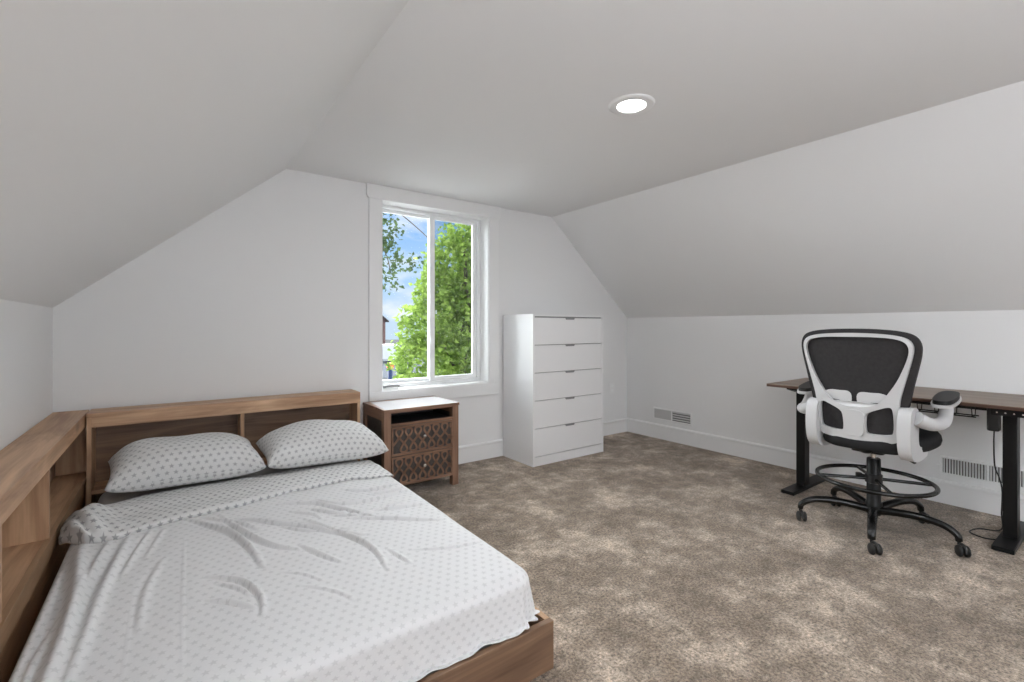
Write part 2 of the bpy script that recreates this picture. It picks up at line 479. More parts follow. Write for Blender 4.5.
# window casing: two side boards, a head board with short ears, an apron below
cas = thing('trim_1', 'flat white casing boards framing the window', 'window trim', (1.784, YB, WZ0), kind='structure')
bm = BM()
hd = [(1.178, 2.150), (1.186, 2.128), (1.198, 2.118), (2.370, 2.118), (2.381, 2.128), (2.389, 2.150), (2.389, CEIL-.001), (1.178, CEIL-.001)]
plate(bm, [hd], lambda u, v, d: (u, d, v), YB-0.021, YB)
obj('head_board', bm, MT['trim'], cas, world=True, bevel=.002)
obj('side_board', boxbm(1.198, WX0, YB-0.017, YB, WZ0, 2.118), MT['trim'], cas, world=True, bevel=.002)
obj('side_board', boxbm(WX1, 2.366, YB-0.017, YB, WZ0, 2.118), MT['trim'], cas, world=True, bevel=.002)
obj('apron_board', boxbm(1.198, 2.366, YB-0.019, YB, 0.561, WZ0), MT['trim'], cas, world=True, bevel=.002)

# ------------------------------------------------------------------ the window: jamb lining, vinyl frame, two sashes
win = thing('window_1', 'white two pane sliding window above the nightstand', 'window', (1.784, YB+0.1, WZ0), kind='structure')
def ring_bm(x0, x1, z0, z1, wl, wr, wb, wt, y0, y1):
    bm = BM()
    plate(bm, [[(x0, z0), (x1, z0), (x1, z1), (x0, z1)], [(x0+wl, z0+wb), (x1-wr, z0+wb), (x1-wr, z1-wt), (x0+wl, z1-wt)]],
          lambda u, v, d: (u, d, v), y0, y1)
    return bm
obj('jamb_lining', ring_bm(WX0, WX1, WZ0, WZ1, .006, .006, .006, .006, YB-.004, YB+0.150), MT['trim'], win, world=True, bevel=.0015)
obj('window_frame', ring_bm(WX0+.006, WX1-.006, WZ0+.006, WZ1-.006, .030, .030, .030, .022, YB+0.130, YB+0.225), MT['vinyl'], win, world=True, bevel=.003)
fx0, fx1, fz0, fz1 = WX0+.036, WX1-.036, WZ0+.036, WZ1-.028
MID = 1.800
s1 = obj('window_sash', ring_bm(fx0, MID+.022, fz0, fz1, .030, .040, .026, .022, YB+0.180, YB+0.210), MT['vinyl'], win, world=True, bevel=.003)
s2 = obj('window_sash', ring_bm(MID-.026, fx1, fz0, fz1, .046, .034, .034, .030, YB+0.145, YB+0.175), MT['vinyl'], win, world=True, bevel=.003)
obj('pane', boxbm(fx0+.028, MID-.016, YB+0.192, YB+0.196, fz0+.024, fz1-.02), MT['glass'], s1, world=True)
obj('pane', boxbm(MID+.018, fx1-.032, YB+0.158, YB+0.162, fz0+.032, fz1-.028), MT['screened_glass'], s2, world=True)
for zc in (1.66, 1.03):
    bm = BM(); plate(bm, [rrect(MID-.016, MID+.004, zc-.03, zc+.03, .008, 4)], lambda u, v, d: (u, d, v), YB+0.145, YB+0.134)
    tube(bm, [(MID-.006, YB+0.136, zc-.012), (MID-.006, YB+0.126, zc+.004), (MID-.006, YB+0.124, zc+.022)], [.005, .006, .004], 8)
    obj('sash_lock', bm, MT['vinyl'], win, world=True, smooth=50)
ck = BM(); lathe(ck, [(0, 0), (.034, 0), (.034, .010), (.030, .016), (.014, .019), (0, .020)], (1.395, YB+.052, WZ0+.006), 24)
for v in ck.verts: v.co.x = 1.395 + (v.co.x-1.395)*1.9
ck = obj('crank_base', ck, MT['vinyl'], win, world=True, smooth=50)
bm = BM(); tube(bm, [(1.330, YB+.040, WZ0+.026), (1.38, YB+.043, WZ0+.032), (1.445, YB+.048, WZ0+.028), (1.462, YB+.050, WZ0+.026)], [.011, .014, .013, .008], 12, flat=.75)
h = obj('crank_handle', bm, MT['pull'], ck, world=False, smooth=50)
h.location = -Vector((1.784, YB+0.1, WZ0))
tag(h, 'dark grey folding handle')

# ------------------------------------------------------------------ recessed ceiling lights
def downlight(name, label, x, y, group=None):
    t = thing(name, label, 'ceiling light', (x, y, CEIL), group=group)
    bm = BM(); lathe(bm, [(.065, -.001), (.070, -.008), (.098, -.009), (.108, -.004), (.110, 0)], seg=40)
    bm.faces.ensure_lookup_table()
    bmesh.ops.delete(bm, geom=[f for f in bm.faces if len(f.verts) > 4], context='FACES_ONLY')
    obj('trim_ring', bm, MT['trim'], t, smooth=50)
    bm = BM(); lathe(bm, [(0, -.004), (.05, -.0045), (.066, -.006), (.066, -.001), (0, -.001)], seg=40)
    d = obj('diffuser', bm, MT['lamp'], t, smooth=60); tag(d, 'glowing round diffuser')
    return t
downlight('recessed_light', 'lit round recessed light in the flat ceiling', 1.800, 1.495)

# ------------------------------------------------------------------ wall registers and outlet
def wall_vent(name, label, y0, y1, z0, z1, kind):
    yc = (y0+y1)/2
    t = thing(name, label, 'air vent', (XR, yc, z0))
    X = XR
    m = .014
    bm = BM()
    plate(bm, [[(y0, z0), (y1, z0), (y1, z1), (y0, z1)], [(y0+m, z0+m), (y1-m, z0+m), (y1-m, z1-m), (y0+m, z1-m)]], lambda u, v, d: (d, u, v), X-.012, X)
    obj('vent_frame', bm, MT['trim'], t, world=True, bevel=.003)
    obj('duct_backing', boxbm(X-.003, X-.001, y0+m, y1-m, z0+m, z1-m), MT['vent_dark'], t, world=True)
    if kind == 'half':
        yb = y1-m-(y1-y0-2*m)*.49
        obj('damper_plate', boxbm(X-.009, X-.003, yb, y1-m, z0+m, z1-m), MT['vent_grey'], t, world=True, bevel=.001)
        obj('divider', boxbm(X-.011, X-.003, yb-.008, yb, z0+m, z1-m), MT['trim'], t, world=True)
        n = 4
        for k in range(n):
            zc = z0+m+(z1-z0-2*m)*(k+.5)/n+.006
            bm = BM(); plate(bm, [[(X-.010, zc-.007), (X-.008, zc-.008), (X-.003, zc+.004), (X-.005, zc+.005)]], lambda u, v, d: (u, d, v), y0+m, yb-.008)
            obj('louvre', bm, MT['vent_grey'], t, world=True)
    else:
        obj('divider', boxbm(X-.012, X-.003, yc-.006, yc+.006, z0+m, z1-m), MT['trim'], t, world=True)
        for (a, b) in ((y0+m, yc-.006), (yc+.006, y1-m)):
            n = 15
            for k in range(n):
                c = a+(b-a)*(k+.5)/n
                bm = BM(); plate(bm, [[(X-.011, c-.0035), (X-.010, c-.0045), (X-.004, c+.0025), (X-.005, c+.0035)]], lambda u, v, d: (u, v, d), z0+m, z1-m)
                obj('louvre', bm, MT['trim'], t, world=True)
        bm = BM(); box(bm, X-.020, X-.010, y1-.011, y1-.005, (z0+z1)/2-.012, (z0+z1)/2+.012)
        tube(bm, [(X-.016, y1-.008, (z0+z1)/2), (X-.022, y1+.012, (z0+z1)/2)], .0035, 8)
        obj('damper_lever', bm, MT['trim'], t, world=True)
wall_vent('wall_vent', 'small white wall vent left of the desk, half of it closed', 2.665, 3.115, 0.195, 0.318, 'half')
wall_vent('wall_vent', 'white wall vent with upright slats under the desk', 0.395, 0.845, 0.187, 0.309, 'full')

t = thing('wall_outlet', 'white wall outlet in the corner right of the white chest', 'outlet', (3.862, YB, 0.44))
bm = BM(); plate(bm, [rrect(3.825, 3.899, .436, .556, .008, 3)], lambda u, v, d: (u, d, v), YB-.006, YB)
obj('cover_plate', bm, MT['trim'], t, world=True, bevel=.002)
for zc in (.470, .522):
    bm = BM(); plate(bm, [rrect(3.845, 3.879, zc-.016, zc+.016, .012, 4)], lambda u, v, d: (u, d, v), YB-.008, YB-.005)
    s = obj('socket', bm, MT['vinyl'], t, world=True)

# ================================================================== BED: platform with bookcase headboard
HX0, HX1, HYF, HYB, HZ = -0.352, 1.068, 3.262, 3.450, 0.702
bed = thing('platform_bed', 'low oak platform bed with a bookcase headboard under the window wall', 'bed', (0.35, 2.2, 0))
hb = obj('headboard_top', boxbm(HX0, HX1, HYF, HYB, HZ-.022, HZ), MT['oak_x'], bed, world=True, bevel=.002)
obj('headboard_rail', boxbm(HX0+.021, HX1, HYF-.002, HYF+.020, HZ-.074, HZ-.0005), MT['oak_x'], bed, world=True, bevel=.0015)
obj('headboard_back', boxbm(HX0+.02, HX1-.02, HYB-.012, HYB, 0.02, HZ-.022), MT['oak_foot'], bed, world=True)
obj('headboard_side', boxbm(HX0, HX0+.021, HYF, HYB-.012, 0, HZ-.022), MT['oak_z'], bed, world=True, bevel=.0015)
obj('headboard_side', boxbm(HX1-.021, HX1, HYF+.001, HYB-.012, 0, HZ-.022), MT['oak_z'], bed, world=True, bevel=.0015)
obj('headboard_divider', boxbm(.346, .366, HYF+.02, HYB-.012, 0.30, HZ-.022), MT['oak_z'], bed, world=True, bevel=.001)
obj('headboard_shelf', boxbm(HX0+.021, HX1-.021, HYF+.0, HYB-.012, 0.28, 0.30), MT['oak_x'], bed, world=True, bevel=.001)
FY0 = 1.200
x = obj('foot_rail', boxbm(HX0+.0, 1.047, FY0, FY0+.022, 0.0, .161), MT['oak_foot'], bed, world=True, bevel=.0015); tag(x, 'deeper brown foot rail')
obj('side_rail', boxbm(1.025, 1.047, FY0+.022, HYF, 0.0, .161), MT['oak_y'], bed, world=True, bevel=.0015)
obj('side_rail', boxbm(HX0, HX0+.012, FY0+.022, HYF, 0.0, .161), MT['oak_y'], bed, world=True, bevel=.0015)
for k in range(9):
    y = FY0+.10+k*.235
    obj('slat', boxbm(HX0+.012, 1.025, y, y+.07, .060, .078), MT['oak_x'], bed, world=True)

# ------------------------------------------------------------------ side bookcase along the left knee wall
BX0, BX1, BY0, BY1, BZ = XL+.004, -0.358, 0.55, HYB, 0.700
bk = thing('side_bookcase', 'long low oak bookcase against the left knee wall beside the bed', 'bookcase', (-0.43, 2.0, 0))
obj('bookcase_top', boxbm(BX0, BX1-.001, BY0, BY1, BZ-.022, BZ), MT['oak_y'], bk, world=True, bevel=.002)
obj('top_rail', boxbm(BX1-.020, BX1, BY0, BY1-.02, BZ-.070, BZ-.0005), MT['oak_y'], bk, world=True, bevel=.0015)
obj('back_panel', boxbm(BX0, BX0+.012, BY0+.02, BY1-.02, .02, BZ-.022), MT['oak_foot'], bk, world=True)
obj('bottom_shelf', boxbm(BX0+.012, BX1, BY0+.02, BY1-.02, .345, .365), MT['oak_y'], bk, world=True, bevel=.001)
obj('shelf_edge', boxbm(BX1-.018, BX1+.0005, BY0+.02, HYF-.03, .300, .3655), MT['oak_edge'], bk, world=True, bevel=.001)
obj('kick_board', boxbm(BX1-.030, BX1-.018, BY0+.02, BY1-.02, .0, .345), MT['oak_y'], bk, world=True)
for y in (BY0, 1.18, 1.80, 2.42, BY1-.020):
    full = y in (BY0, BY1-.020)
    obj('end_panel' if full else 'upright_divider', boxbm(BX0+.012, BX1-(.002 if full else .006), y, y+.020, 0 if full else .365, BZ-.022), MT['oak_z'], bk, world=True, bevel=.001)

# ------------------------------------------------------------------ mattress and bedding
MX0, MX1, MY0, MY1 = -0.316, 1.006, 1.236, 3.225
def cushion_block(x0, x1, y0, y1, z0, z1, rc, re, nseg=7):
    """mattress block: rounded plan corners, rounded top and bottom edges"""
    bm = BM(); rings = []
    prof = []
    for k in range(nseg+1):
        a = PI/2*k/nseg; prof.append((re*(1-math.sin(a)), z0+re*(1-math.cos(a)) if False else z0+re-re*math.cos(a)))
    prof2 = [(re*(1-math.cos(PI/2*k/nseg)), z1-re+re*math.sin(PI/2*k/nseg)) for k in range(nseg+1)]
    for ins, z in prof+prof2:
        rings.append([bm.verts.new((px, py, z)) for px, py in rrect(x0+ins, x1-ins, y0+ins, y1-ins, max(rc-ins, .01), 8)])
    for A, B in zip(rings, rings[1:]):
        n = len(A)
        for i in range(n): bm.faces.new((A[i], A[(i+1) % n], B[(i+1) % n], B[i]))
    bm.faces.new(rings[0][::-1]); bm.faces.new(rings[-1])
    return bm
mat_o = obj('mattress', cushion_block(MX0+.022, MX1-.026, MY0+.028, MY1, .079, .318, .08, .05), MT['fitted'], None, smooth=50)
tag(mat_o, 'mattress in a grey fitted sheet, bare strip showing by the headboard corner', 'mattress')

def bed_top(x, y):
    """height of the sheet over the mattress: slightly crowned and a little higher at the head"""
    t = np.clip((y-MY0)/(MY1-MY0), 0, 1)
    s = np.clip((x-MX0)/(MX1-MX0), 0, 1)
    return .324 + .014*t + .010*np.sin(PI*s)*np.sin(PI*np.clip(t*1.1, 0, 1))

def seg_field(x, y, pts, w, amp, skew=0.0):
    """ridge of height amp and half width w along a polyline, tapering at both ends"""
    P = [np.array(p[:2], float) for p in spline([(q[0], q[1], 0) for q in pts], 4)]
    L = [np.linalg.norm(P[i+1]-P[i]) for i in range(len(P)-1)]; tot = sum(L); acc = 0
    best = np.full_like(x, 9.0); tt = np.zeros_like(x); sg = np.zeros_like(x)
    for i in range(len(P)-1):
        d = (P[i+1]-P[i])/L[i]
        u = np.clip((x-P[i][0])*d[0]+(y-P[i][1])*d[1], 0, L[i])
        dx = x-P[i][0]-u*d[0]; dy = y-P[i][1]-u*d[1]
        dist = np.hypot(dx, dy)
        m = dist < best
        best = np.where(m, dist, best); tt = np.where(m, (acc+u)/tot, tt)
        sg = np.where(m, np.sign(dx*d[1]-dy*d[0]), sg); acc += L[i]
    taper = np.sin(PI*np.clip(tt, .02, .98))**.6
    q = best*sg/w
    return amp*taper*(np.exp(-q*q) - skew*np.exp(-(q-1.5)**2))

FOLDS = [
 ([(-.262, 2.376), (-.262, 2.26), (-.232, 1.937), (-.228, 1.628), (-.240, 1.40)], .030, .022, .6),
 ([(-.125, 2.385), (-.166, 1.982), (-.180, 1.723), (-.199, 1.45)], .020, .013, .6),
 ([(-.185, 2.36), (-.215, 2.05), (-.21, 1.9)], .015, .010, .5),
 ([(-.300, 2.30), (-.303, 2.0), (-.305, 1.6), (-.300, 1.3)], .014, .010, .5),
 ([(-.06, 2.38), (-.10, 2.18), (-.13, 2.0)], .012, .007, .6),
 ([(-.02, 2.36), (-.07, 2.1)], .012, .005, .5),
 ([(.061, 2.416), (.183, 2.183), (.238, 1.974), (.256, 1.799)], .015, .010, .9),
 ([(.10, 2.42), (.23, 2.24), (.29, 2.10)], .014, .007, .8),
 ([(.174, 2.386), (.246, 2.093), (.310, 1.942), (.384, 1.849)], .014, .010, .9),
 ([(.102, 1.824), (.185, 1.741), (.223, 1.602), (.213, 1.498)], .012, .009, .9),
 ([(.091, 1.671), (.146, 1.625), (.202, 1.547)], .010, .006, .9),
 ([(.12, 1.76), (.17, 1.70), (.20, 1.62)], .010, .005, .9),
 ([(.391, 1.883), (.436, 1.774), (.485, 1.676)], .012, .007, .9),
 ([(.300, 2.20), (.429, 2.062), (.525, 1.934), (.619, 1.832)], .014, .010, .9),
 ([(.46, 2.13), (.565, 1.860), (.609, 1.695), (.599, 1.541)], .013, .009, .9),
 ([(.651, 1.674), (.680, 1.534)], .010, .005, .9),
 ([(.40, 2.36), (.556, 2.264), (.729, 1.956)], .014, .009, .9),
 ([(.62, 2.03), (.788, 1.913), (.933, 1.807)], .013, .008, .9),
 ([(.508, 2.225), (.589, 2.111), (.660, 2.115)], .012, .008, .9),
 ([(.560, 2.33), (.623, 2.230), (.755, 2.181), (.960, 2.216)], .013, .009, .9),
 ([(.70, 2.40), (.80, 2.33), (.97, 2.34)], .012, .008, .9),
 ([(.239, 2.287), (.366, 2.132), (.440, 2.042)], .012, .008, .9),
 ([(.68, 2.09), (.80, 2.03), (.97, 2.00)], .012, .007, .9),
 ([(.72, 1.62), (.85, 1.55), (.97, 1.53)], .010, .004, .8),
 ([(.047, 2.248), (.032, 1.781), (.023, 1.35)], .004, .0012, 0),
 ([(-.090, 1.905), (-.090, 1.40)], .004, .0012, 0),
 ([(.33, 1.60), (.42, 1.50), (.45, 1.42)], .010, .003, .8),
 ([(.30, 1.72), (.36, 1.66), (.40, 1.58)], .008, .003, .8),
 ([(.36, 2.10), (.47, 1.98), (.60, 1.93)], .011, .006, .9),
 ([(.52, 2.16), (.66, 2.05), (.90, 2.09)], .011, .006, .9),
 ([(.78, 2.27), (.88, 2.25), (.97, 2.27)], .010, .006, .9),
 ([(.42, 2.25), (.50, 2.16), (.52, 2.08)], .010, .005, .9),
 ([(-.02, 2.05), (-.06, 1.85), (-.07, 1.62)], .014, .005, .6),
 ([(-.255, 1.85), (-.275, 1.62), (-.27, 1.42)], .012, .007, .6),
]
def wrinkles(x, y):
    h = np.zeros_like(x)
    hi, lo = np.zeros_like(x), np.zeros_like(x)
    for pts, w, a, sk in FOLDS:
        g = 1.5 if pts[0][0] < .05 else 2.0
        q = seg_field(x, y, pts, w*(.75 if g < 2 else .60), a*(g if g < 2 else 1.55), sk*.9)
        hi = np.maximum(hi, q); lo = np.minimum(lo, q)
    h = hi+lo
    # soft cloth unevenness
    h += .0016*np.sin(9*x+5*y+2*np.sin(7*y)) + .0010*np.sin(23*x-11*y+1.5*np.sin(13*x))
    return h

def grid_mesh(P, UV, mask=None):
    """quads from a grid of points [i,j,3] with a UV layer in metres"""
    n, m = P.shape[:2]
    bm = BM(); uvl = bm.loops.layers.uv.new('cloth')
    V = [[bm.verts.new(P[i, j]) for j in range(m)] for i in range(n)]
    for i in range(n-1):
        for j in range(m-1):
            f = bm.faces.new((V[i][j], V[i+1][j], V[i+1][j+1], V[i][j+1]))
            for lp, (a, b) in zip(f.loops, ((i, j), (i+1, j), (i+1, j+1), (i, j+1))):
                lp[uvl].uv = UV[a, b]
    return bm

def drape_sheet():
    x0, x1, y0, y1 = MX0, MX1, MY0, 2.60      # ends under the folded band
    r = .062; rc = .075                       # edge rounding and inset of the core rectangle
    drop = .205
    nu, nv = 400, 400
    ext = r*PI/2-r+drop
    us = np.linspace(x0-ext, x1+ext, nu); vs = np.linspace(y0-ext, y1, nv)
    U, V = np.meshgrid(us, vs, indexing='ij')
    cx0, cx1, cy0 = x0+rc, x1-rc, y0+rc
    CX = np.clip(U, cx0, cx1); CY = np.maximum(V, cy0)
    dx, dy = U-CX, V-CY
    d = np.hypot(dx, dy)+1e-9
    nx, ny = dx/d, dy/d
    # square corners of the cloth are eased so that the hem hangs level
    mxd = np.maximum(np.abs(dx), np.abs(dy))
    d = np.where((np.abs(dx) > 1e-6) & (np.abs(dy) > 1e-6), mxd*(1+.03*(d/np.maximum(mxd, 1e-6)-1)), d)
    flat = rc-r
    a = np.clip((d-flat)/r, 0, PI/2)
    g = np.where(d < flat, d, flat+r*np.sin(a))
    hgt = np.where(d < flat, 0, r*(1-np.cos(a)))
    rest = np.maximum(d-flat-r*PI/2, 0)
    hgt = hgt+rest
    # along-the-edge coordinate for ripples and an uneven hem
    edge = CX*1.0 + CY*1.0 + np.arctan2(nx, -ny)*.08
    hang = np.clip(rest/drop, 0, 1)
    corner = np.exp(-(((CX-cx1)/.09)**2+((CY-cy0)/.09)**2))*(d > .01)
    rip = (.004*np.sin(edge*38)+.003*np.sin(edge*71+1.0))*hang + corner*hang*(.010*np.sin(np.arctan2(nx, -ny)*13)+.004)
    g = g+rip+hang*.010*(ny < -.3)+np.maximum(hang-.86, 0)*.10*(ny < -.3)
    X = CX+nx*g; Y = CY+ny*g
    Z0 = bed_top(CX, CY)
    hem = .012*np.sin(edge*5.2+1.1)+.006*np.sin(edge*17)
    k = (Z0-.150)/(r+drop)
    Z = Z0-np.minimum(hgt*1.0, (hgt*k))*(1) + hang*hem*.6
    topw = np.clip(1-hgt/.05, 0, 1)
    w = wrinkles(X, Y)
    Z = Z+w*topw
    # the foot end is stretched, the sides of the drop stay outside the mattress
    foot_floor = np.where((Y < FY0+.06) | (X > 1.010), .168, .150)
    Z = np.where(hang > .0, np.maximum(Z, foot_floor+.004*np.sin(edge*31)*hang), Z)
    P = np.stack([X, Y, Z], -1)
    UV = np.stack([U, V], -1)
    return grid_mesh(P, UV)
sheet = obj('bed_sheet', drape_sheet(), MT['sheet'], None, smooth=180)
tag(sheet, 'wrinkled white top sheet with pale grey stars spread over the bed', 'sheet')
md = sheet.modifiers.new('cloth_thickness', 'SOLIDIFY'); md.thickness = .0015; md.offset = 1

def fold_band():
    """the turned-down top of the sheet: double layer, rounded front fold, rear edge under the pillows"""
    n, m = 220, 54
    P = np.zeros((n, m, 3)); UV = np.zeros((n, m, 2))
    fx = np.array([-.350, -.300, -.256, -.166, -.067, .121, .33, .52, .746, .941, 1.04])
    fy = np.array([2.50, 2.40, 2.350, 2.340, 2.400, 2.415, 2.455, 2.500, 2.520, 2.485, 2.47])
    bx = np.array([-.350, -.30, -.23, -.10, .245, .58, .97, 1.04])
    by = np.array([2.68, 2.72, 2.80, 2.88, 2.88, 2.88, 2.84, 2.83])
    xs = np.linspace(-.345, .992, n)
    for i, x in enumerate(xs):
        yf = np.interp(x, fx, fy)+.006*math.sin(x*19)+.004*math.sin(x*41+1); yb = np.interp(x, bx, by)
        L = yb-yf
        over = max(0, x-(MX1-.03)); overl = max(0, (MX0+.02)-x)
        for j in range(m):
            t = j/(m-1)
            if t < .22:      # underside and the rounded front fold
                a = -PI/2 + PI*t/.22
                rr = .0085
                y = yf+rr-rr*math.cos(a); z = rr+rr*math.sin(a); s = -rr*PI*(1-t/.22)
            else:
                u = (t-.22)/.78
                y = yf+.0085+u*(L-.0085); z = .017; s = u*L
                z += .010*math.sin(PI*min(1, u*1.3))*(.6+.4*math.sin(x*11+2)) + .004*math.sin(x*23+u*7)*u
                z += .004*math.sin(u*16+x*5)
                z *= 1-.85*min(1, max(0, u-.62)/.2)
            b = float(bed_top(np.array(x), np.array(y)))
            bunch = math.exp(-((x+.27)/.075)**2)
            z += bunch*(.062*math.sin(PI*min(1, max(0, t-.02)/.98))**.7+.018*math.sin(t*21+x*75)*min(1, t*4)*(1-t))
            zz = b+.002+z
            z *= 1-.75*min(1, max(0, (x-.84)/.15))
            zz = b+.002+z
            if over > 0: zz -= over*over*14
            if overl > 0: zz -= overl*overl*9
            P[i, j] = (x, y, zz); UV[i, j] = (x, s)
    return grid_mesh(P, UV)
fb = obj('turned_down_edge', fold_band(), MT['cuff'], sheet, smooth=180)
tag(fb, 'turned-down top edge with darker grey stars, bunched at its left end')
md = fb.modifiers.new('cloth_thickness', 'SOLIDIFY'); md.thickness = .003; md.offset = 1

def pillow_bm(w, d, th, seed, pinch=.9):
    n = 64
    s = np.linspace(-1, 1, n)
    S, Tt = np.meshgrid(s, s, indexing='ij')
    rnd = np.random.default_rng(seed)
    ph = rnd.uniform(0, 6, 8)
    # plan outline: sides bow in between the pointed corners
    X = S*w/2*(1-.055*(1-S**2)*0-.050*np.abs(S)*(1-Tt**2)); Y = Tt*d/2*(1-.07*np.abs(Tt)*(1-S**2))
    prof = np.clip((1-np.abs(S)**3.2), 0, 1)**.50*np.clip((1-np.abs(Tt)**3.0), 0, 1)**.48
    lump = 1+.06*np.sin(3*S+ph[0])*np.cos(2*Tt+ph[1])+.035*np.sin(6*S+ph[2]+2*Tt)
    edge = np.clip(1.0-np.maximum(np.abs(S), np.abs(Tt)), 0, 1)
    wr = .006*np.sin(15*S+4*Tt+ph[3])*np.exp(-edge*7)+.003*np.sin(24*Tt+9*S+ph[4])*np.exp(-edge*4)
    top = th*.70*prof*lump+wr*prof**.3
    bot = -th*.30*np.clip((1-np.abs(S)**4), 0, 1)**.40*np.clip((1-np.abs(Tt)**4), 0, 1)**.40
    def arc(Zs):
        du = np.hypot(np.diff(X, axis=0), np.diff(Zs, axis=0)); dv = np.hypot(np.diff(Y, axis=1), np.diff(Zs, axis=1))
        u = np.vstack([np.zeros((1, n)), np.cumsum(du, 0)]); v = np.hstack([np.zeros((n, 1)), np.cumsum(dv, 1)])
        u = u-u[n//2:n//2+1, :]; v = v-v[:, n//2:n//2+1]
        return u, v
    ARC = {1: arc(top), -1: arc(bot)}
    bm = BM(); uvl = bm.loops.layers.uv.new('cloth')
    A = [[bm.verts.new((X[i, j], Y[i, j], top[i, j])) for j in range(n)] for i in range(n)]
    B = [[A[i][j] if i in (0, n-1) or j in (0, n-1) else bm.verts.new((X[i, j], Y[i, j], bot[i, j])) for j in range(n)] for i in range(n)]
    for G, sgn in ((A, 1), (B, -1)):
        for i in range(n-1):
            for j in range(n-1):
                q = ((i, j), (i+1, j), (i+1, j+1), (i, j+1))
                vs = [G[a][b] for a, b in q]
                f = bm.faces.new(vs if sgn > 0 else vs[::-1])
                qq = q if sgn > 0 else q[::-1]
                for lp, (a, b) in zip(f.loops, qq):
                    # stretch the print over the dome
                    lp[uvl].uv = (ARC[sgn][0][a, b], ARC[sgn][1][a, b])
    return bm
def pillow(label, x, y, z, w, d, th, rx, ry, rz, seed):
    p = obj('pillow', pillow_bm(w, d, th, seed), MT['pillow'], None, smooth=180)
    p.rotation_euler = (rx, ry, rz)
    # let it down onto the bedding: touching at its lowest place
    Rm = p.rotation_euler.to_matrix(); low = 9.0
    for v in p.data.vertices:
        q = Rm @ v.co
        yy = y+q.y
        low = min(low, q.z-(float(bed_top(np.array(x+q.x), np.array(yy)))+(.014 if yy < 2.90 else .0)))
    p.location = (x, y, -low+.002)
    tag(p, label, 'pillow', 'star print pillows against the headboard')
    return p
p1 = pillow('star print pillow on the side nearer the left bookcase', .078, 3.035, .440, .665, .45, .205, math.radians(4), math.radians(1.5), math.radians(3), 3)
p2 = pillow('star print pillow on the side nearer the nightstand', .752, 3.000, .440, .670, .45, .205, math.radians(4), math.radians(1.5), math.radians(0), 8)

# ================================================================== NIGHTSTAND
ns = thing('nightstand', 'walnut nightstand with two looped lattice drawers under the window', 'nightstand', (1.432, 3.235, 0), 0.0)
W, D, H = .564, .420, .600
hw, hd_ = W/2, D/2
bm = BM(); plate(bm, [[(-hw-.004, -hd_-.006), (hw+.004, -hd_-.006), (hw+.004, hd_), (-hw-.004, hd_)],
                     [(-hw+.012, -hd_-.002), (hw-.002, -hd_-.002), (hw-.002, hd_-.040), (-hw+.04, hd_-.040)]], lambda u, v, d: (u, v, d), H-.018, H)
obj('top_frame', bm, MT['ns_x'], ns, bevel=.0015)
bm = BM(); plate(bm, [[(-hw+.012, -hd_-.002), (hw-.002, -hd_-.002), (hw-.002, hd_-.040), (-hw+.04, hd_-.040)]], lambda u, v, d: (u, v, d), H-.016, H-.0005)
x = obj('top_reflection', bm, MT['ns_reflection'], ns); tag(x, 'glossy top with its white reflection painted in')
PS = .048   # post width
for sx in (-1, 1):
    for sy in (-1, 1):
        px, py = sx*(hw-PS/2), sy*(hd_-PS/2)
        obj('corner_post', boxbm(px-PS/2, px+PS/2, py-PS/2, py+PS/2, 0, H-.018), MT['ns_z'], ns, bevel=.0015)
for sx in (-1, 1):
    px = sx*(hw-.012)
    obj('side_rail', boxbm(px-.010, px+.010, -hd_+PS, hd_-PS, H-.080, H-.018), MT['ns_y'], ns)
    obj('side_panel', boxbm(px-.004-sx*.006, px+.004-sx*.006, -hd_+PS, hd_-PS, .070, H-.080), MT['ns_dark'], ns)
obj('back_panel', boxbm(-hw+PS, hw-PS, hd_-.014, hd_-.006, .07, H-.018), MT['ns_dark'], ns)
obj('cubby_lining', boxbm(-hw+PS, hw-PS, -hd_+.012, hd_-.014, .486, .494), MT['ns_black'], ns)
obj('cubby_back', boxbm(-hw+PS, hw-PS, hd_-.10, hd_-.014, .494, H-.019), MT['ns_black'], ns)
obj('front_rail', boxbm(-hw+PS, hw-PS, -hd_+.001, -hd_+.022, H-.028, H-.018), MT['ns_x'], ns)
obj('front_rail', boxbm(-hw+PS, hw-PS, -hd_+.001, -hd_+.022, .483, .499), MT['ns_x'], ns)
obj('bottom_rail', boxbm(-hw+PS, hw-PS, -hd_+.03, hd_-.03, .064, .072), MT['ns_dark'], ns)
dx0, dx1 = -hw+PS+.003, hw-PS-.003
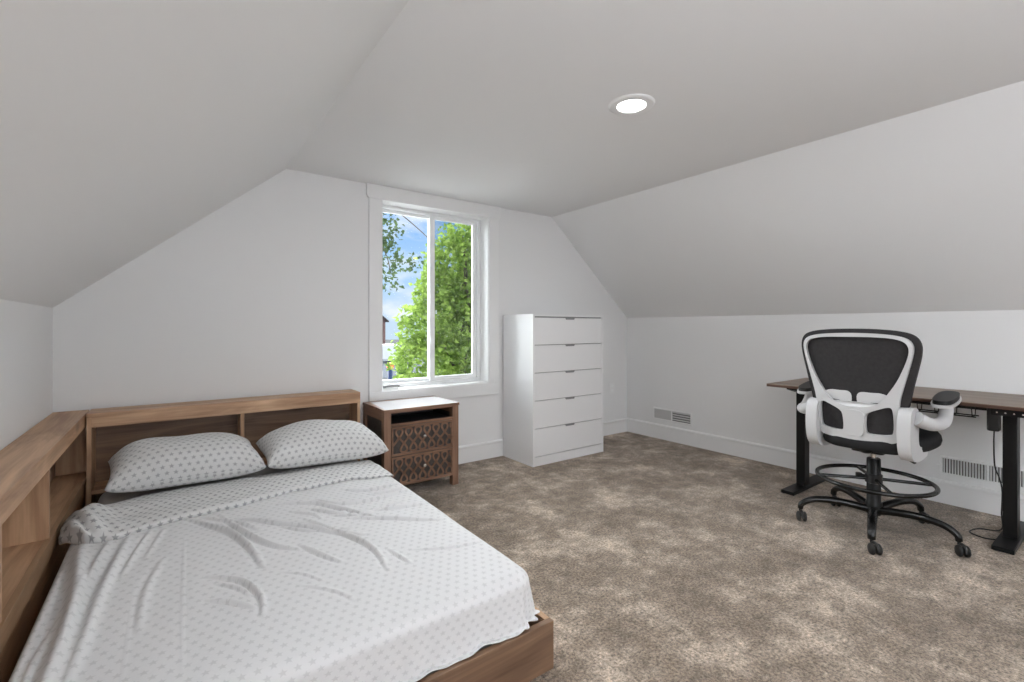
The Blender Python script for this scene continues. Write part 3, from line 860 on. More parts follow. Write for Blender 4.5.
def lattice(bm, x0, x1, z0, z1, y):
    """one looping curve: teardrop loops along the top and, half a step over, along the bottom"""
    wd = x1-x0; pitch = wd/6.35; A = pitch*.46
    zc, amp = (z0+z1)/2, (z1-z0)/2
    N_ = 420; C = []
    for i in range(N_+1):
        a = (i/N_)*2*PI*7.4-2*PI*.45
        C.append((x0+pitch*.62+pitch*a/(2*PI) - A*math.sin(2*a), zc+amp*math.cos(a)*(1.0)))
    hwid, th = .0064, .007
    seg = []
    def flush(seg):
        if len(seg) < 3: return
        rows = []
        for k, (cx, cz) in enumerate(seg):
            a, b = seg[max(k-1, 0)], seg[min(k+1, len(seg)-1)]
            tx, tz = b[0]-a[0], b[1]-a[1]; l = math.hypot(tx, tz) or 1
            nx, nz = -tz/l*hwid, tx/l*hwid
            rows.append([bm.verts.new(p) for p in ((cx+nx, y, cz+nz), (cx-nx, y, cz-nz), (cx-nx, y-th, cz-nz), (cx+nx, y-th, cz+nz))])
        for R0, R1 in zip(rows, rows[1:]):
            for q in range(4): bm.faces.new((R0[q], R0[(q+1) % 4], R1[(q+1) % 4], R1[q]))
        bm.faces.new(rows[0]); bm.faces.new(rows[-1][::-1])
    for c in C:
        if x0-.001 < c[0] < x1+.001: seg.append(c)
        else: flush(seg); seg = []
    flush(seg)
for z0, z1 in ((.282, .480), (.076, .276)):
    yb = -hd_+.006
    dr = obj('drawer', boxbm(dx0, dx1, yb, hd_-.03, z0, z1), MT['ns_dark'], ns)
    bm = BM(); f = .014
    plate(bm, [[(dx0, z0), (dx1, z0), (dx1, z1), (dx0, z1)], [(dx0+f*.8, z0+f), (dx1-f*.8, z0+f), (dx1-f*.8, z1-f), (dx0+f*.8, z1-f)]], lambda u, v, d: (u, d, v), yb-.012, yb)
    obj('drawer_frame', bm, MT['ns_x'], dr, bevel=.001)
    bm = BM(); lattice(bm, dx0+f*.8, dx1-f*.8, z0+f+.004, z1-f-.004, yb-.0005)
    obj('lattice', bm, MT['ns_x'], dr)
    bm = BM(); lathe(bm, [(0, 0), (.004, 0), (.004, .010), (.011, .015), (.013, .020), (.010, .026), (0, .028)], seg=16)
    bmesh.ops.rotate(bm, verts=bm.verts[:], cent=(0, 0, 0), matrix=Matrix.Rotation(PI/2, 3, 'X'))
    bmesh.ops.translate(bm, verts=bm.verts[:], vec=((dx0+dx1)/2+.006, yb, (z0+z1)/2+.012))
    kn = obj('knob', bm, MT['crystal'], dr, smooth=40); tag(kn, 'small bright silver knob')

# ================================================================== CHEST OF DRAWERS
CX0, CX1, CY0, CY1, CH = 2.412, 3.246, 3.022, 3.450, 1.262
ch = thing('chest_of_drawers', 'tall white chest of five drawers in the corner right of the window', 'chest of drawers', (2.83, 3.227, 0))
t_ = .018
obj('side_panel', boxbm(CX0, CX0+t_, CY0, CY1, 0, CH-t_), MT['laminate'], ch, world=True, bevel=.001)
obj('side_panel', boxbm(CX1-t_, CX1, CY0, CY1, 0, CH-t_), MT['laminate'], ch, world=True, bevel=.001)
obj('top_panel', boxbm(CX0, CX1, CY0, CY1, CH-t_, CH), MT['laminate'], ch, world=True, bevel=.001)
obj('back_panel', boxbm(CX0+t_, CX1-t_, CY1-.008, CY1-.002, .02, CH-t_), MT['laminate'], ch, world=True)
obj('plinth', boxbm(CX0+t_, CX1-t_, CY0+.004, CY0+.02, 0, .074), MT['laminate'], ch, world=True)
obj('inner_carcass', boxbm(CX0+t_, CX1-t_, CY0+.019, CY0+.03, .074, CH-t_), MT['gap'], ch, world=True)
zb, zt_ = .080, CH-t_-.006
hh = (zt_-zb)/5
for k in range(5):
    z0, z1 = zb+k*hh+.001, zb+(k+1)*hh-.0055
    xm = (CX0+CX1)/2
    d = BM()
    # front with a shallow finger notch cut into the middle of its top edge
    prof = [(CX0+t_+.002, z0), (CX1-t_-.002, z0), (CX1-t_-.002, z1), (xm+.058, z1), (xm+.050, z1-.014), (xm-.050, z1-.014), (xm-.058, z1), (CX0+t_+.002, z1)]
    plate(d, [prof], lambda u, v, dd: (u, dd, v), CY0+.001, CY0+.018)
    dr = obj('drawer', d, MT['laminate'], ch, world=True, bevel=.0008)
    d = BM()
    plate(d, [[(xm-.049, z1-.0135), (xm+.049, z1-.0135), (xm+.057, z1+.001), (xm-.057, z1+.001)]], lambda u, v, dd: (u, dd, v), CY0+.005, CY0+.016)
    off = ch.location.copy()
    bmesh.ops.translate(d, verts=d.verts[:], vec=-off)
    pl = obj('drawer_pull', d, MT['pull'], dr); tag(pl, 'grey recessed finger pull')

# ================================================================== STANDING DESK
DX0, DX1, DY0, DY1, DZ = 3.425, 4.082, 0.260, 1.640, 0.752
dk = thing('standing_desk', 'walnut top standing desk on black legs against the right wall', 'desk', (3.75, .98, 0))
bm = BM(); plate(bm, [rrect(DX0, DX1, DY0, DY1, .012, 3)], lambda u, v, d: (u, v, d), DZ-.004, DZ)
obj('desktop', bm, MT['desktop'], dk, world=True)
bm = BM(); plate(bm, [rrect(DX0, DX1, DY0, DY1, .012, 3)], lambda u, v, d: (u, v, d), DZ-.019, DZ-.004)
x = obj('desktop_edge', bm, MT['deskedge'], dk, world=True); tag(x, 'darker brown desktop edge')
for yc in (1.500, .466):
    obj('foot', boxbm(3.432, 4.000, yc-.042, yc+.042, .004, .026), MT['black'], dk, world=True, bevel=.003)
    obj('leg', boxbm(3.632, 3.712, yc-.028, yc+.028, .026, .700), MT['black'], dk, world=True, bevel=.003)
    obj('leg_inner_column', boxbm(3.638, 3.704, yc-.021, yc+.021, .700, DZ-.022), MT['black'], dk, world=True, bevel=.002)
    bm = BM(); plate(bm, [[(3.47, DZ-.020), (4.02, DZ-.020), (4.02, DZ-.032), (3.75, DZ-.062), (3.60, DZ-.062), (3.47, DZ-.032)]], lambda u, v, d: (u, d, v), yc-.022, yc+.022)
    obj('top_bracket', bm, MT['black'], dk, world=True, bevel=.002)
    for x, sgn in ((3.452, 1), (3.980, 1)):
        for q in (-.03, .03):
            bm = BM(); lathe(bm, [(0, 0), (.010, 0), (.010, .005), (0, .005)], (x, yc+q, 0), 12)
            obj('levelling_pad', bm, MT['rubber'], dk, world=True)
for xc in (3.628, 3.702):
    bm = BM(); box(bm, xc-.010, xc+.010, .49, 1.478, DZ-.058, DZ-.036)
    obj('crossbar', bm, MT['black'], dk, world=True, bevel=.002)
# perforated mounting bar near the right leg with pale screw heads
mb_ = obj('mounting_bar', boxbm(3.470, 3.486, .262, .515, DZ-.058, DZ-.020), MT['black'], dk, world=True, bevel=.001)
for k in range(8):
    y = .275+k*.031
    bm = BM(); lathe(bm, [(0, 0), (.0045, 0), (.0035, .003), (0, .0032)], seg=10)
    bmesh.ops.rotate(bm, verts=bm.verts[:], cent=(0, 0, 0), matrix=Matrix.Rotation(-PI/2, 3, 'Y'))
    bmesh.ops.translate(bm, verts=bm.verts[:], vec=Vector((3.470, y, DZ-.042))-dk.location)
    s_ = obj('screw_head', bm, MT['chrome'], mb_)
obj('control_box', cushion_block(3.560, 3.625, .496, .545, DZ-.158, DZ-.021, .012, .008, 3), MT['rubber'], dk, world=True, smooth=50)
# wire cable basket under the top
bm = BM()
for z, x in ((DZ-.084, 3.50), (DZ-.084, 3.57), (DZ-.024, 3.48), (DZ-.024, 3.59)):
    tube(bm, [(x, .575, z), (x, 1.30, z)], .0035, 8)
for k in range(10):
    y = .59+k*.076
    tube(bm, [(3.48, y, DZ-.020), (3.50, y, DZ-.084), (3.57, y, DZ-.084), (3.59, y, DZ-.020)], .0022, 6)
obj('cable_basket', bm, MT['black'], dk, world=True, smooth=60)
bm = BM(); tube(bm, [(3.452, 1.02, DZ-.030), (3.452, .70, DZ-.030)], .012, 10, flat=.6)
obj('handset', bm, MT['rubber'], dk, world=True, smooth=60)

def cord(name, label, pts, r=.0032):
    bm = BM(); tube(bm, spline(pts, 10), r, 8)
    o = obj(name, bm, MT['rubber'], None, smooth=60); tag(o, label, 'cord'); return o
cord('power_cord', 'thin black cord hanging from the box under the desk to the right desk leg',
     [(3.595, .520, DZ-.161), (3.60, .522, .52), (3.612, .520, .40), (3.65, .508, .33), (3.70, .504, .25), (3.74, .512, .12), (3.78, .52, .012), (3.72, .60, .006), (3.62, .62, .006), (3.58, .56, .006), (3.60, .515, .006)])
cord('power_cord', 'loose black cord looping down behind the right desk leg',
     [(3.74, .400, DZ-.045), (3.745, .385, .60), (3.755, .36, .48), (3.77, .36, .38), (3.80, .33, .31), (3.86, .30, .33), (3.90, .28, .42), (3.94, .26, .30), (3.90, .27, .12), (3.82, .33, .008), (3.74, .395, .006)])

# ================================================================== DRAFTING CHAIR
CH0 = (3.256, .957)
oc = thing('drafting_chair', 'black and white mesh drafting chair with a foot ring at the desk', 'chair', (CH0[0], CH0[1], 0), math.radians(0))
BASE_A = 123
for k in range(5):
    a = math.radians(BASE_A+72*k); ca, sa = math.cos(a), math.sin(a)
    path = spline([(.030*ca, .030*sa, .112), (.12*ca, .12*sa, .128), (.22*ca, .22*sa, .136), (.305*ca, .305*sa, .126), (.355*ca, .355*sa, .096), (.364*ca, .364*sa, .066)], 6)
    n = len(path)
    bm = BM(); tube(bm, path, [.026-.009*i/(n-1) for i in range(n)], 12, flat=.85)
    lg = obj('base_leg', bm, MT['blackgloss'], oc, smooth=60)
    # twin wheel caster with a rounded hood
    c = Vector((.364*ca, .364*sa, 0)); sw = math.radians(221+(-6, 4, -3, 7, 2)[k]); f = Vector((math.cos(sw), math.sin(sw), 0)); s = Vector((-f.y, f.x, 0))
    wc = c+f*.028
    for sg in (-1, 1):
        bm = BM()
        lathe(bm, [(0, -.009), (.020, -.009), (.026, -.006), (.0290, 0), (.027, .006), (.021, .009), (0, .009)], seg=20)
        R = Matrix((( f.x, 0, s.x), (f.y, 0, s.y), (0, 1, 0))).to_3x3()
        R = Matrix(((f.x, 0.0, s.x), (f.y, 0.0, s.y), (0.0, -1.0, 0.0)))
        for v in bm.verts: v.co = R @ v.co + wc + s*(.0155*sg) + Vector((0, 0, .0290))
        obj('caster_wheel', bm, MT['rubber'], lg, smooth=50)
    bm = BM()
    pts = []
    for i in range(9):
        q = math.radians(-20+i*26)
        pts.append(wc+Vector((0, 0, .030))+f*(-.029*math.cos(q))+Vector((0, 0, .031*math.sin(q))))
    tube(bm, pts, .007, 8)
    tube(bm, [c+Vector((0, 0, .05)), c+Vector((0, 0, .085))], .008, 10)
    obj('caster_hood', bm, MT['rubber'], lg, smooth=60)
bm = BM(); lathe(bm, [(0, .085), (.034, .085), (.040, .10), (.040, .150), (.034, .158), (.033, .40), (.030, .404), (0, .404)])
obj('gas_column', bm, MT['black'], oc, smooth=40)
bm = BM(); lathe(bm, [(0, .40), (.014, .40), (.014, .476), (0, .476)])
obj('piston', bm, MT['chrome'], oc, smooth=40)
bm = BM(); lathe(bm, [(.033, .262), (.041, .266), (.041, .312), (.033, .316)])
tube(bm, [(.0, .04, .29), (.0, .066, .29)], .010, 10); lathe(bm, [(0, -.012), (.016, -.012), (.016, .012), (0, .012)], (0, .072, .29), 10)
cl = obj('ring_collar', bm, MT['rubber'], oc, smooth=40)
bm = BM(); tube(bm, [(.272*math.cos(2*PI*k/64), .272*math.sin(2*PI*k/64), .282) for k in range(64)], .0115, 12, closed=True)
fr = obj('foot_ring', bm, MT['blackgloss'], oc, smooth=80)
for k in range(4):
    a = math.radians(34+90*k)
    bm = BM(); tube(bm, [(.04*math.cos(a), .04*math.sin(a), .286), (.264*math.cos(a), .264*math.sin(a), .280)], .009, 10)
    obj('ring_spoke', bm, MT['blackgloss'], fr, smooth=80)
# seat mechanism, seat pan, cushion
bm = BM(); plate(bm, [rrect(-.12, .12, -.075, .075, .02, 4)], lambda u, v, d: (u, v, d), .452, .480)
obj('tilt_mechanism', bm, MT['black'], oc, bevel=.004)
bm = BM(); tube(bm, spline([(.02, -.05, .466), (.02, -.09, .464), (.012, -.125, .452)], 6), .005, 8)
tube(bm, [(.014, -.118, .454), (.000, -.150, .438), (-.016, -.188, .420)], [.008, .015, .011], 10, flat=.5)
obj('tilt_lever', bm, MT['rubber'], oc, smooth=60)
def seat_bm():
    bm = BM(); rings = []
    out = smooth_loop([(-.235, -.165), (-.10, -.225), (.05, -.262), (.19, -.268), (.27, -.20), (.285, 0), (.27, .20), (.19, .268), (.05, .262), (-.10, .225), (-.235, .165), (-.245, 0)], 3)
    c = (.02, 0)
    for ins, z in ((.10, .478), (.03, .482), (.006, .494), (0, .515), (.004, .538), (.018, .556), (.045, .564), (.10, .562), (.16, .557)):
        row = []
        for (x, y) in out:
            r_ = math.hypot(x-c[0], y-c[1]); k = (r_-ins)/r_
            zz = z + .018*max(0, x)/.2
            row.append(bm.verts.new((c[0]+(x-c[0])*k, (y)*k, zz)))
        rings.append(row)
    for A, B in zip(rings, rings[1:]):
        n = len(A)
        for i in range(n): bm.faces.new((A[i], A[(i+1) % n], B[(i+1) % n], B[i]))
    bm.faces.new(rings[0][::-1]); bm.faces.new(rings[-1])
    return bm
obj('seat', seat_bm(), MT['seatfab'], oc, smooth=60)

# backrest: leans back a little and wraps forward at both sides
def bend(y, z, d):
    """d = distance in front of the rear face"""
    lean = -.238-.075*max(0, (z-.55))/.58
    return (lean + .85*y*y + d, y+.016, z)
def bent_plate(loops, d0, d1, step=.025):
    bm = BM()
    plate(bm, loops, lambda u, v, d: (d, u, v), d0, d1)
    bmesh.ops.dissolve_limit(bm, angle_limit=.01, verts=bm.verts[:], edges=bm.edges[:])
    for k in range(-14, 15):
        g = bm.verts[:]+bm.edges[:]+bm.faces[:]
        bmesh.ops.bisect_plane(bm, geom=g, plane_co=(0, k*step, 0), plane_no=(0, 1, 0))
    for k in range(0, 30):
        g = bm.verts[:]+bm.edges[:]+bm.faces[:]
        bmesh.ops.bisect_plane(bm, geom=g, plane_co=(0, 0, .48+k*step), plane_no=(0, 0, 1))
    for v in bm.verts: v.co = bend(v.co.y, v.co.z, v.co.x)
    return bm
def mirror(half):
    return half+[(-y, z) for y, z in reversed(half) if abs(y) > 1e-6]
outer = smooth_loop(mirror([(0, 1.122), (.10, 1.119), (.180, 1.111), (.232, 1.094), (.252, 1.062), (.251, 1.02), (.236, .95), (.211, .85), (.190, .76), (.187, .66), (.187, .575), (.178, .545), (.10, .537), (0, .535)]), 2)
hole_top = smooth_loop(mirror([(0, 1.100), (.10, 1.100), (.178, 1.094), (.222, 1.077), (.236, 1.046), (.234, 1.01), (.217, .95), (.187, .87), (.150, .805), (.120, .755), (.07, .728), (0, .716)]), 2)
hl = [(.168, .720), (.155, .738), (.108, .718), (.064, .696), (.052, .672), (.050, .592), (.063, .580), (.150, .584), (.168, .600)]
hole_l = smooth_loop(hl, 2); hole_r = smooth_loop([(-y, z) for y, z in hl][::-1], 2)
obj('back_frame', bent_plate([outer, hole_top, hole_l, hole_r], 0, .022), MT['whiteplastic'], oc, bevel=.005, bseg=2)
mo = smooth_loop(mirror([(0, 1.145), (.11, 1.142), (.20, 1.132), (.254, 1.112), (.277, 1.068), (.275, 1.01), (.259, .93), (.238, .83), (.222, .74), (.208, .66), (.195, .575), (.10, .560), (0, .560)]), 2)
obj('back_mesh', bent_plate([mo], .024, .050), MT['meshfab'], oc, bevel=.010, bseg=3)
# thin rib that carries the spine
bm = BM()
plate(bm, [smooth_loop([(-.05, .705), (.05, .705), (.048, .64), (.044, .585), (.034, .562), (-.034, .562), (-.044, .585), (-.048, .64)], 2)], lambda u, v, d: bend(u*0.98, v, d), -.006, .004)
obj('spine', bm, MT['whiteplastic'], oc, bevel=.003)
bm = BM()
for sg in (-1, 1):
    lp = smooth_loop([(sg*.012, .735), (sg*.012, .800), (sg*.060, .806), (sg*.115, .804), (sg*.150, .790), (sg*.140, .765), (sg*.09, .742), (sg*.05, .735)], 2)
    plate(bm, [lp], lambda u, v, d: bend(u, v, d+.010*math.sin(min(1, abs(u)/.15)*PI)), .016, .026)
plate(bm, [smooth_loop([(-.12, .748), (.12, .748), (.10, .730), (0, .718), (-.10, .730)], 2)], lambda u, v, d: bend(u, v, d), .010, .020)
x = obj('lumbar_support', bm, MT['lumbar'], oc, smooth=50); tag(x, 'pale two winged lumbar support')
bm = BM(); tube(bm, spline([(-.196, 0, .545), (-.185, 0, .500), (-.13, 0, .468), (-.06, 0, .464)], 6), [.030]*19, 12, flat=.6)
obj('back_bracket', bm, MT['rubber'], oc, smooth=60)
for sg in (1, -1):
    # bracket: broad rounded upright beside the back, with a toe running forward under the seat
    br = smooth_loop([(-.262, .690), (-.235, .735), (-.165, .742), (-.120, .715), (-.118, .640), (-.130, .565), (-.105, .525), (-.02, .520), (.035, .512), (.045, .480), (.02, .458), (-.12, .452), (-.215, .468), (-.255, .52), (-.268, .60)], 2)
    bm = BM()
    plate(bm, [br], lambda u, v, d: (u, sg*d+.010, v), .184, .240)
    ab = obj('arm_bracket', bm, MT['whiteplastic'], oc, bevel=.014, bseg=4)
    fl = .050 if sg > 0 else .004          # the left arm is swung out a little further
    pth = spline([(-.195, sg*.235, .690), (-.150, sg*(.262+fl*.5), .664), (-.085, sg*(.285+fl), .652), (-.010, sg*(.297+fl), .662), (.035, sg*(.299+fl), .700), (.055, sg*(.299+fl), .744)], 6)
    n = len(pth)
    bm = BM(); tube(bm, pth, [.040-.013*i/(n-1) for i in range(n)], 14, flat=.9)
    obj('armrest_support', bm, MT['whiteplastic'], oc, smooth=70)
    pc = sg*(.299+fl)+.008
    def pad(gx, gy, z0, z1):
        lp = smooth_loop([(-.030-gx, pc-.040-gy), (.07, pc-.049-gy), (.175+gx, pc-.043-gy), (.200+gx, pc), (.175+gx, pc+.043+gy), (.07, pc+.049+gy), (-.030-gx, pc+.040+gy), (-.046-gx, pc)], 2)
        bm = BM(); plate(bm, [lp], lambda u, v, d: (u, v, d+.150*(u+.03)), z0, z1)
        return bm
    ap = obj('armrest', pad(.004, .004, .734, .750), MT['whiteplastic'], oc, bevel=.006, bseg=3)
    x = obj('arm_pad', pad(-.002, -.002, .749, .771), MT['rubber'], ap, bevel=.010, bseg=4); tag(x, 'black arm pad')

# ================================================================== OUTSIDE THE WINDOW
GZ = -2.85
o = structure('ground', boxbm(-40, 90, YB+1.2, 150, GZ-.3, GZ), MT['lawn']); tag(o, 'grey gravel yard below the window', 'ground')
o = structure('street', boxbm(-40, 90, 36, 62, GZ, GZ+.02), MT['street']); tag(o, 'pale street beyond the trees', 'street')
o = structure('reflector', boxbm(-14, 26, YB+1.2, 27, GZ-.1, GZ+.01), MT['bounce_slab']); tag(o, 'added unseen pale slab right below the window', 'reflector')  # out-of-view slab added to bounce daylight up onto the ceiling
def leaf_cloud(bm, pts, size, rnd):
    """one bent five sided leaf per point"""
    for p in pts:
        s = size*rnd.uniform(.65, 1.35)
        a = Vector((rnd.uniform(-1, 1), rnd.uniform(-1, 1), rnd.uniform(-.9, .5))).normalized()
        n = Vector((rnd.uniform(-1, 1), rnd.uniform(-1, 1), rnd.uniform(.1, 1.4))).normalized()
        b = a.cross(n)
        if b.length < .05: continue
        b.normalize(); n = b.cross(a)
        p = Vector(p)
        q = [p, p+a*s*.45+b*s*.42+n*s*.10, p+a*s*.72+b*s*.22, p+a*s*1.05-n*s*.12, p+a*s*.72-b*s*.22, p+a*s*.45-b*s*.42+n*s*.10]
        v = [bm.verts.new(x) for x in q]
        bm.faces.new((v[0], v[1], v[2], v[3])); bm.faces.new((v[0], v[3], v[4], v[5]))
def crown_points(blobs, count, rnd):
    tot = sum(b[3]*b[4]*b[5] for b in blobs); pts = []
    for cx, cy, cz, rx, ry, rz in blobs:
        for _ in range(int(count*rx*ry*rz/tot)):
            d = Vector((rnd.gauss(0, 1), rnd.gauss(0, 1), rnd.gauss(0, 1))).normalized()
            k = rnd.uniform(.45, 1)**.5*(1+.18*noise.noise(d*2.3+Vector((cx, cy, cz))))
            pts.append((cx+d.x*rx*k, cy+d.y*ry*k, cz+d.z*rz*k))
    return pts
def tree(name, label, base, top, r0, limbs, blobs, count, size, mat, seed):
    rnd = random.Random(seed)
    t = thing(name, label, 'tree', base, group=None)
    bm = BM()
    b, tp = Vector(base), Vector(top)
    mid = (b+tp)/2+Vector((rnd.uniform(-.15, .15), rnd.uniform(-.15, .15), 0))
    pth = spline([b, mid, tp], 8); n = len(pth)
    tube(bm, pth, [r0*(1-.65*i/(n-1)) for i in range(n)], 10)
    obj('trunk', bm, MT['bark'], t, world=True, smooth=60)
    for L_ in limbs:
        bm = BM(); p = spline(L_, 6); n = len(p)
        tube(bm, p, [max(.007, r0*(.38 if r0 > .1 else .18)*(1-.85*i/(n-1))) for i in range(n)], 8)
        obj('branch', bm, MT['bark'], t, world=True, smooth=60)
    bm = BM(); leaf_cloud(bm, crown_points(blobs, count, rnd), size, rnd)
    obj('foliage', bm, MT[mat], t, world=True, recalc=False)
    return t
tree('maple_tree', 'bright green leafy tree filling the right pane of the window', (5.5, 9.6, GZ), (5.6, 9.6, 2.4), .17,
     [[(5.55, 9.6, -.4), (5.0, 9.2, .5), (4.4, 8.9, 1.3)], [(5.55, 9.6, .1), (5.3, 8.9, 1.4), (5.0, 8.6, 2.4)], [(5.6, 9.6, .8), (6.2, 9.3, 1.9), (6.6, 9.2, 2.8)], [(5.55, 9.6, .3), (4.9, 9.8, .9), (4.3, 9.7, 1.0)], [(5.58, 9.6, 1.4), (5.4, 9.2, 2.4), (5.2, 9.0, 3.2)]],
     [(5.35, 9.3, 2.35, .95, .9, 1.05), (4.85, 9.0, 1.35, .85, .8, .75), (4.45, 9.1, .45, .85, .8, .62), (5.7, 9.4, .8, 1.1, 1.0, 1.0), (5.0, 9.1, -.45, .95, .8, .6), (6.3, 9.5, 2.0, 1.1, .9, 1.1), (4.25, 8.9, -.15, .55, .5, .42), (5.9, 9.4, -.5, 1.0, .8, .7), (4.75, 9.2, 2.0, .55, .5, .5), (5.55, 9.3, 3.3, .75, .5, .5), (4.15, 9.0, 1.25, .45, .5, .5), (4.45, 9.1, 1.9, .4, .4, .35), (6.0, 9.5, 3.0, .8, .7, .7), (4.05, 8.9, .55, .40, .4, .35), (4.7, 9.1, 2.75, .3, .3, .2), (3.95, 8.9, .95, .36, .35, .38), (3.75, 8.8, .0, .35, .35, .25)],
     12500, .120, 'leaf_a', 5)
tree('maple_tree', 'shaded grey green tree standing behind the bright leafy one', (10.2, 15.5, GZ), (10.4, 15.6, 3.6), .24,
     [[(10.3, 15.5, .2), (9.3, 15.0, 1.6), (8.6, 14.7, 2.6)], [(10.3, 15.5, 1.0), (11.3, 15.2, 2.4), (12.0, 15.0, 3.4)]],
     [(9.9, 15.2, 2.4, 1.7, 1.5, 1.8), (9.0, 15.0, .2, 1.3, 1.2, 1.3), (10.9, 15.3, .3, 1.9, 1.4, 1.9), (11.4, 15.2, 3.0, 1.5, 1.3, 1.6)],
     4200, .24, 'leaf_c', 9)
# tree just left of the window whose branch hangs into the view
brn = [[(.9, 6.6, 1.9), (1.6, 6.4, 2.75), (2.25, 6.3, 2.93), (2.65, 6.25, 2.72), (3.02, 6.2, 2.44)],
       [(1.6, 6.4, 2.75), (2.1, 6.3, 2.6), (2.38, 6.25, 2.2), (2.45, 6.2, 1.9)]]
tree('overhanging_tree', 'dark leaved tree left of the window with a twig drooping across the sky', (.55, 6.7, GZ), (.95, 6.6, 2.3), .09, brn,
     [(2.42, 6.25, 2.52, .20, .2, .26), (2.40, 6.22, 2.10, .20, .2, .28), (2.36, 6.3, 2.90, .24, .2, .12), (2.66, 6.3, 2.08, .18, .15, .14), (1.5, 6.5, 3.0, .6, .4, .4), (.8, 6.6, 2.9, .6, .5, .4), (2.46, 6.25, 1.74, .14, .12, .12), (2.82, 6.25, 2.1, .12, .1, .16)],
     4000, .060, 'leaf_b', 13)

hs = thing('brick_house', 'dark red brick house with a gable roof far beyond the trees', 'house', (26.7, 76, GZ))
bm = BM(); plate(bm, [[(-4.2, 0), (2.4, 0), (2.4, 5.3), (-.9, 7.9), (-4.2, 5.3)]], lambda u, v, d: (u, d, v), 0, 9)
obj('house_wall', bm, MT['brick'], hs)
for sg in (-1, 1):
    bm = BM(); x0, x1 = (-.9, 2.9) if sg > 0 else (-.9, -4.7)
    plate(bm, [[(x0, 7.92), (x1, 4.92), (x1, 5.12), (x0, 8.15)]], lambda u, v, d: (u, d, v), -.35, 9.3)
    obj('house_roof', bm, MT['shingle'], hs)
for x, z in ((-2.9, 3.2), (-.9, 3.2), (1.1, 3.2), (-.9, 5.4)):
    bm = BM(); plate(bm, [[(x-.45, z-.7), (x+.45, z-.7), (x+.45, z+.7), (x-.45, z+.7)], [(x-.37, z-.62), (x+.37, z-.62), (x+.37, z+.62), (x-.37, z+.62)]], lambda u, v, d: (u, d, v), -.08, 0)
    w_ = obj('house_window', bm, MT['vinyl'], hs)
    obj('pane', boxbm(x-.37, x+.37, -.03, -.01, z-.62, z+.62), MT['housewin'], w_)

vn = thing('parked_van', 'white van parked on the street, left edge of the window view', 'van', (20.6, 53, GZ+.02))
body = smooth_loop([(-2.4, .35), (2.1, .35), (2.35, .45), (2.35, .95), (2.15, 1.15), (1.55, 1.25), (.95, 1.95), (.7, 2.02), (-2.2, 2.02), (-2.42, 1.9), (-2.45, .5)], 1)
bm = BM(); plate(bm, [body], lambda u, v, d: (u, d, v), -.95, .95); obj('van_body', bm, MT['van'], vn, bevel=.06, bseg=3)
bm = BM(); plate(bm, [[(.55, 1.3), (1.40, 1.3), (.98, 1.80), (.55, 1.82)]], lambda u, v, d: (u, d, v), -.965, -.90); obj('side_window', bm, MT['housewin'], vn)
for x in (-1.5, 1.5):
    for y in (-.85, .85):
        bm = BM(); lathe(bm, [(0, -.11), (.30, -.11), (.34, -.08), (.34, .08), (.30, .11), (0, .11)], seg=20)
        bmesh.ops.rotate(bm, verts=bm.verts[:], cent=(0, 0, 0), matrix=Matrix.Rotation(PI/2, 3, 'X'))
        bmesh.ops.translate(bm, verts=bm.verts[:], vec=(x, y, .34)); obj('wheel', bm, MT['rubber'], vn, smooth=50)

ps = thing('street_post', 'dark blue post with an orange cap seen low in the left pane', 'post', (7.88, 20, GZ))
bm = BM(); lathe(bm, [(0, 0), (.13, 0), (.13, .06), (.10, .10), (.10, 2.15), (.085, 2.2), (0, 2.2)], seg=16); obj('post_shaft', bm, MT['bluepost'], ps, smooth=40)
bm = BM(); lathe(bm, [(0, 2.19), (.14, 2.19), (.17, 2.25), (.17, 2.36), (.12, 2.44), (0, 2.46)], seg=16); obj('post_cap', bm, MT['orange'], ps, smooth=40)

# ================================================================== LIGHT
def area(name, loc, rot, sx, sy, power, col=(1, 1, 1), shape='RECTANGLE', spread=180):
    l = bpy.data.lights.new(name, 'AREA'); l.shape = shape; l.size = sx
    if shape in ('RECTANGLE', 'ELLIPSE'): l.size_y = sy
    l.energy = power; l.color = col; l.spread = math.radians(spread)
    o = bpy.data.objects.new(name, l); COL.objects.link(o); o.location = loc; o.rotation_euler = rot
    return o
# recessed lamps (the one in view, and an unseen one added behind for fill)
area('recessed_lamp', (1.800, 1.495, CEIL-.012), (0, 0, 0), .15, .15, 9, (.97, 1, 1.01), 'DISK')
downlight('recessed_light', 'added unseen recessed fill light behind the photographer', 1.785, -1.10)
area('recessed_lamp', (1.785, -1.10, CEIL-.012), (0, 0, 0), .15, .15, 6, (.97, 1, 1.01), 'DISK')  # lamp of the added unseen fill light
# flash bounced off the ceiling behind the photographer
area('bounced_flash', (0.25, -1.65, 0.95), (math.radians(180), math.radians(0), 0), .9, .9, 70, (.94, .98, 1.045))

def sun(name, d, strength, angle, col):
    l = bpy.data.lights.new(name, 'SUN'); l.energy = strength; l.angle = math.radians(angle); l.color = col
    o = bpy.data.objects.new(name, l); COL.objects.link(o)
    o.rotation_euler = Vector(d).to_track_quat('-Z', 'Y').to_euler(); return o
sun('sunlight', (-.45, .62, -.85), 3.2, 0.6, (1, .95, .86))
sun('bright_sky_glow', (-.02, -1.0, -.55), 24.0, 92, (.97, .99, 1.01))

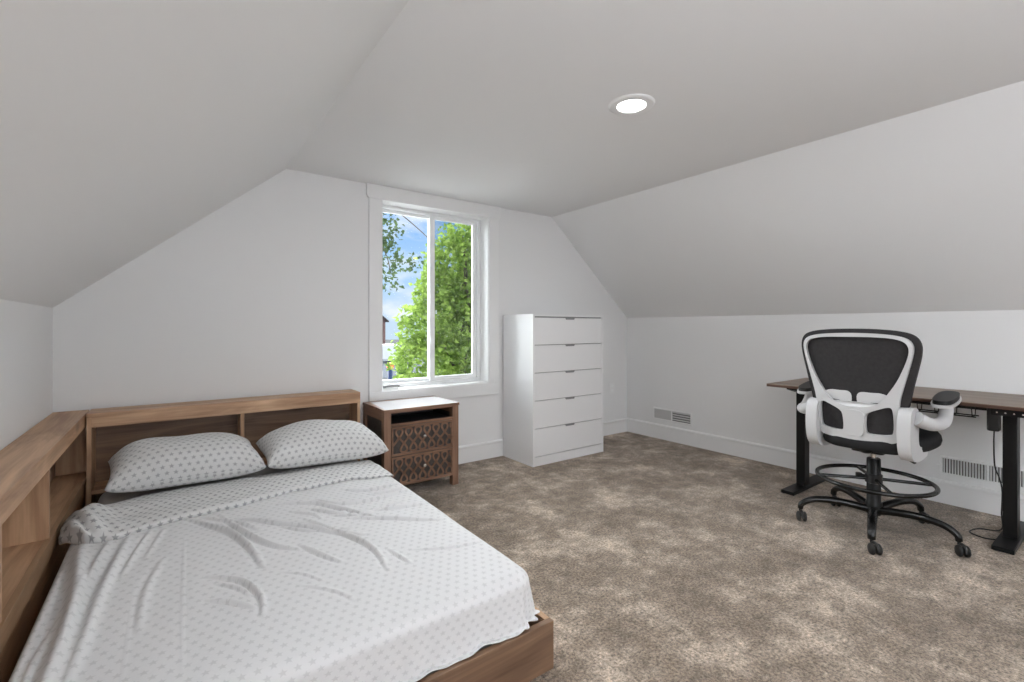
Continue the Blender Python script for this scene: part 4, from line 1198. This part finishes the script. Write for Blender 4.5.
w = bpy.data.worlds.new('sky'); scene.world = w; w.use_nodes = True
nt = w.node_tree; L = nt.links.new
bg = nt.nodes['Background']
tc = N(nt, 'ShaderNodeTexCoord')
sx_ = N(nt, 'ShaderNodeSeparateXYZ'); L(tc.outputs['Generated'], sx_.inputs[0])
sky = N(nt, 'ShaderNodeValToRGB'); sky.color_ramp.interpolation = 'EASE'
se = sky.color_ramp.elements
se[0].position = 0.0; se[0].color = (.50, .62, .76, 1)
se[1].position = 0.45; se[1].color = (.07, .24, .66, 1)
se.new(.12).color = (.36, .54, .80, 1); se.new(.26).color = (.15, .37, .78, 1)
L(sx_.outputs['Z'], sky.inputs['Fac'])
mp = N(nt, 'ShaderNodeMapping'); mp.inputs['Scale'].default_value = (1, 1, 2.2); mp.inputs['Location'].default_value = (.35, .1, .2)
L(tc.outputs['Generated'], mp.inputs['Vector'])
cn = N(nt, 'ShaderNodeTexNoise'); cn.inputs['Scale'].default_value = 6.5; cn.inputs['Detail'].default_value = 7; cn.inputs['Roughness'].default_value = .55
L(mp.outputs['Vector'], cn.inputs['Vector'])
cr = N(nt, 'ShaderNodeMapRange'); cr.inputs['From Min'].default_value = .48; cr.inputs['From Max'].default_value = .66
L(cn.outputs['Fac'], cr.inputs['Value'])
sc_ = N(nt, 'ShaderNodeVectorMath', operation='SCALE'); sc_.inputs['Scale'].default_value = 1.0
L(sky.outputs['Color'], sc_.inputs[0])
mx = N(nt, 'ShaderNodeMix', data_type='RGBA'); mx.inputs[7].default_value = (.74, .77, .82, 1)
L(cr.outputs['Result'], mx.inputs['Factor']); L(sc_.outputs[0], mx.inputs[6]); L(mx.outputs[2], bg.inputs['Color'])
bg.inputs['Strength'].default_value = 1.0

# ================================================================== CAMERA
cam = bpy.data.cameras.new('camera'); co = bpy.data.objects.new('camera', cam); COL.objects.link(co)
FPX, YAW, HOR = 469.85, 0.62883, 327.54
cam.sensor_fit = 'HORIZONTAL'; cam.sensor_width = 36.0; cam.lens = FPX/1024*36.0
cam.shift_y = (HOR-341.0)/1024.0
cam.clip_start = .05; cam.clip_end = 400
co.location = (0, 0, EYE); co.rotation_euler = (PI/2, 0, -YAW)
scene.camera = co
vs = scene.view_settings
vs.view_transform = 'Standard'; vs.look = 'None'; vs.exposure = 0.43; vs.gamma = 1.0; vs.use_curve_mapping = False
scene.cycles.max_bounces = 10; scene.cycles.diffuse_bounces = 6; scene.cycles.transparent_max_bounces = 12
scene.cycles.sample_clamp_indirect = 6.0
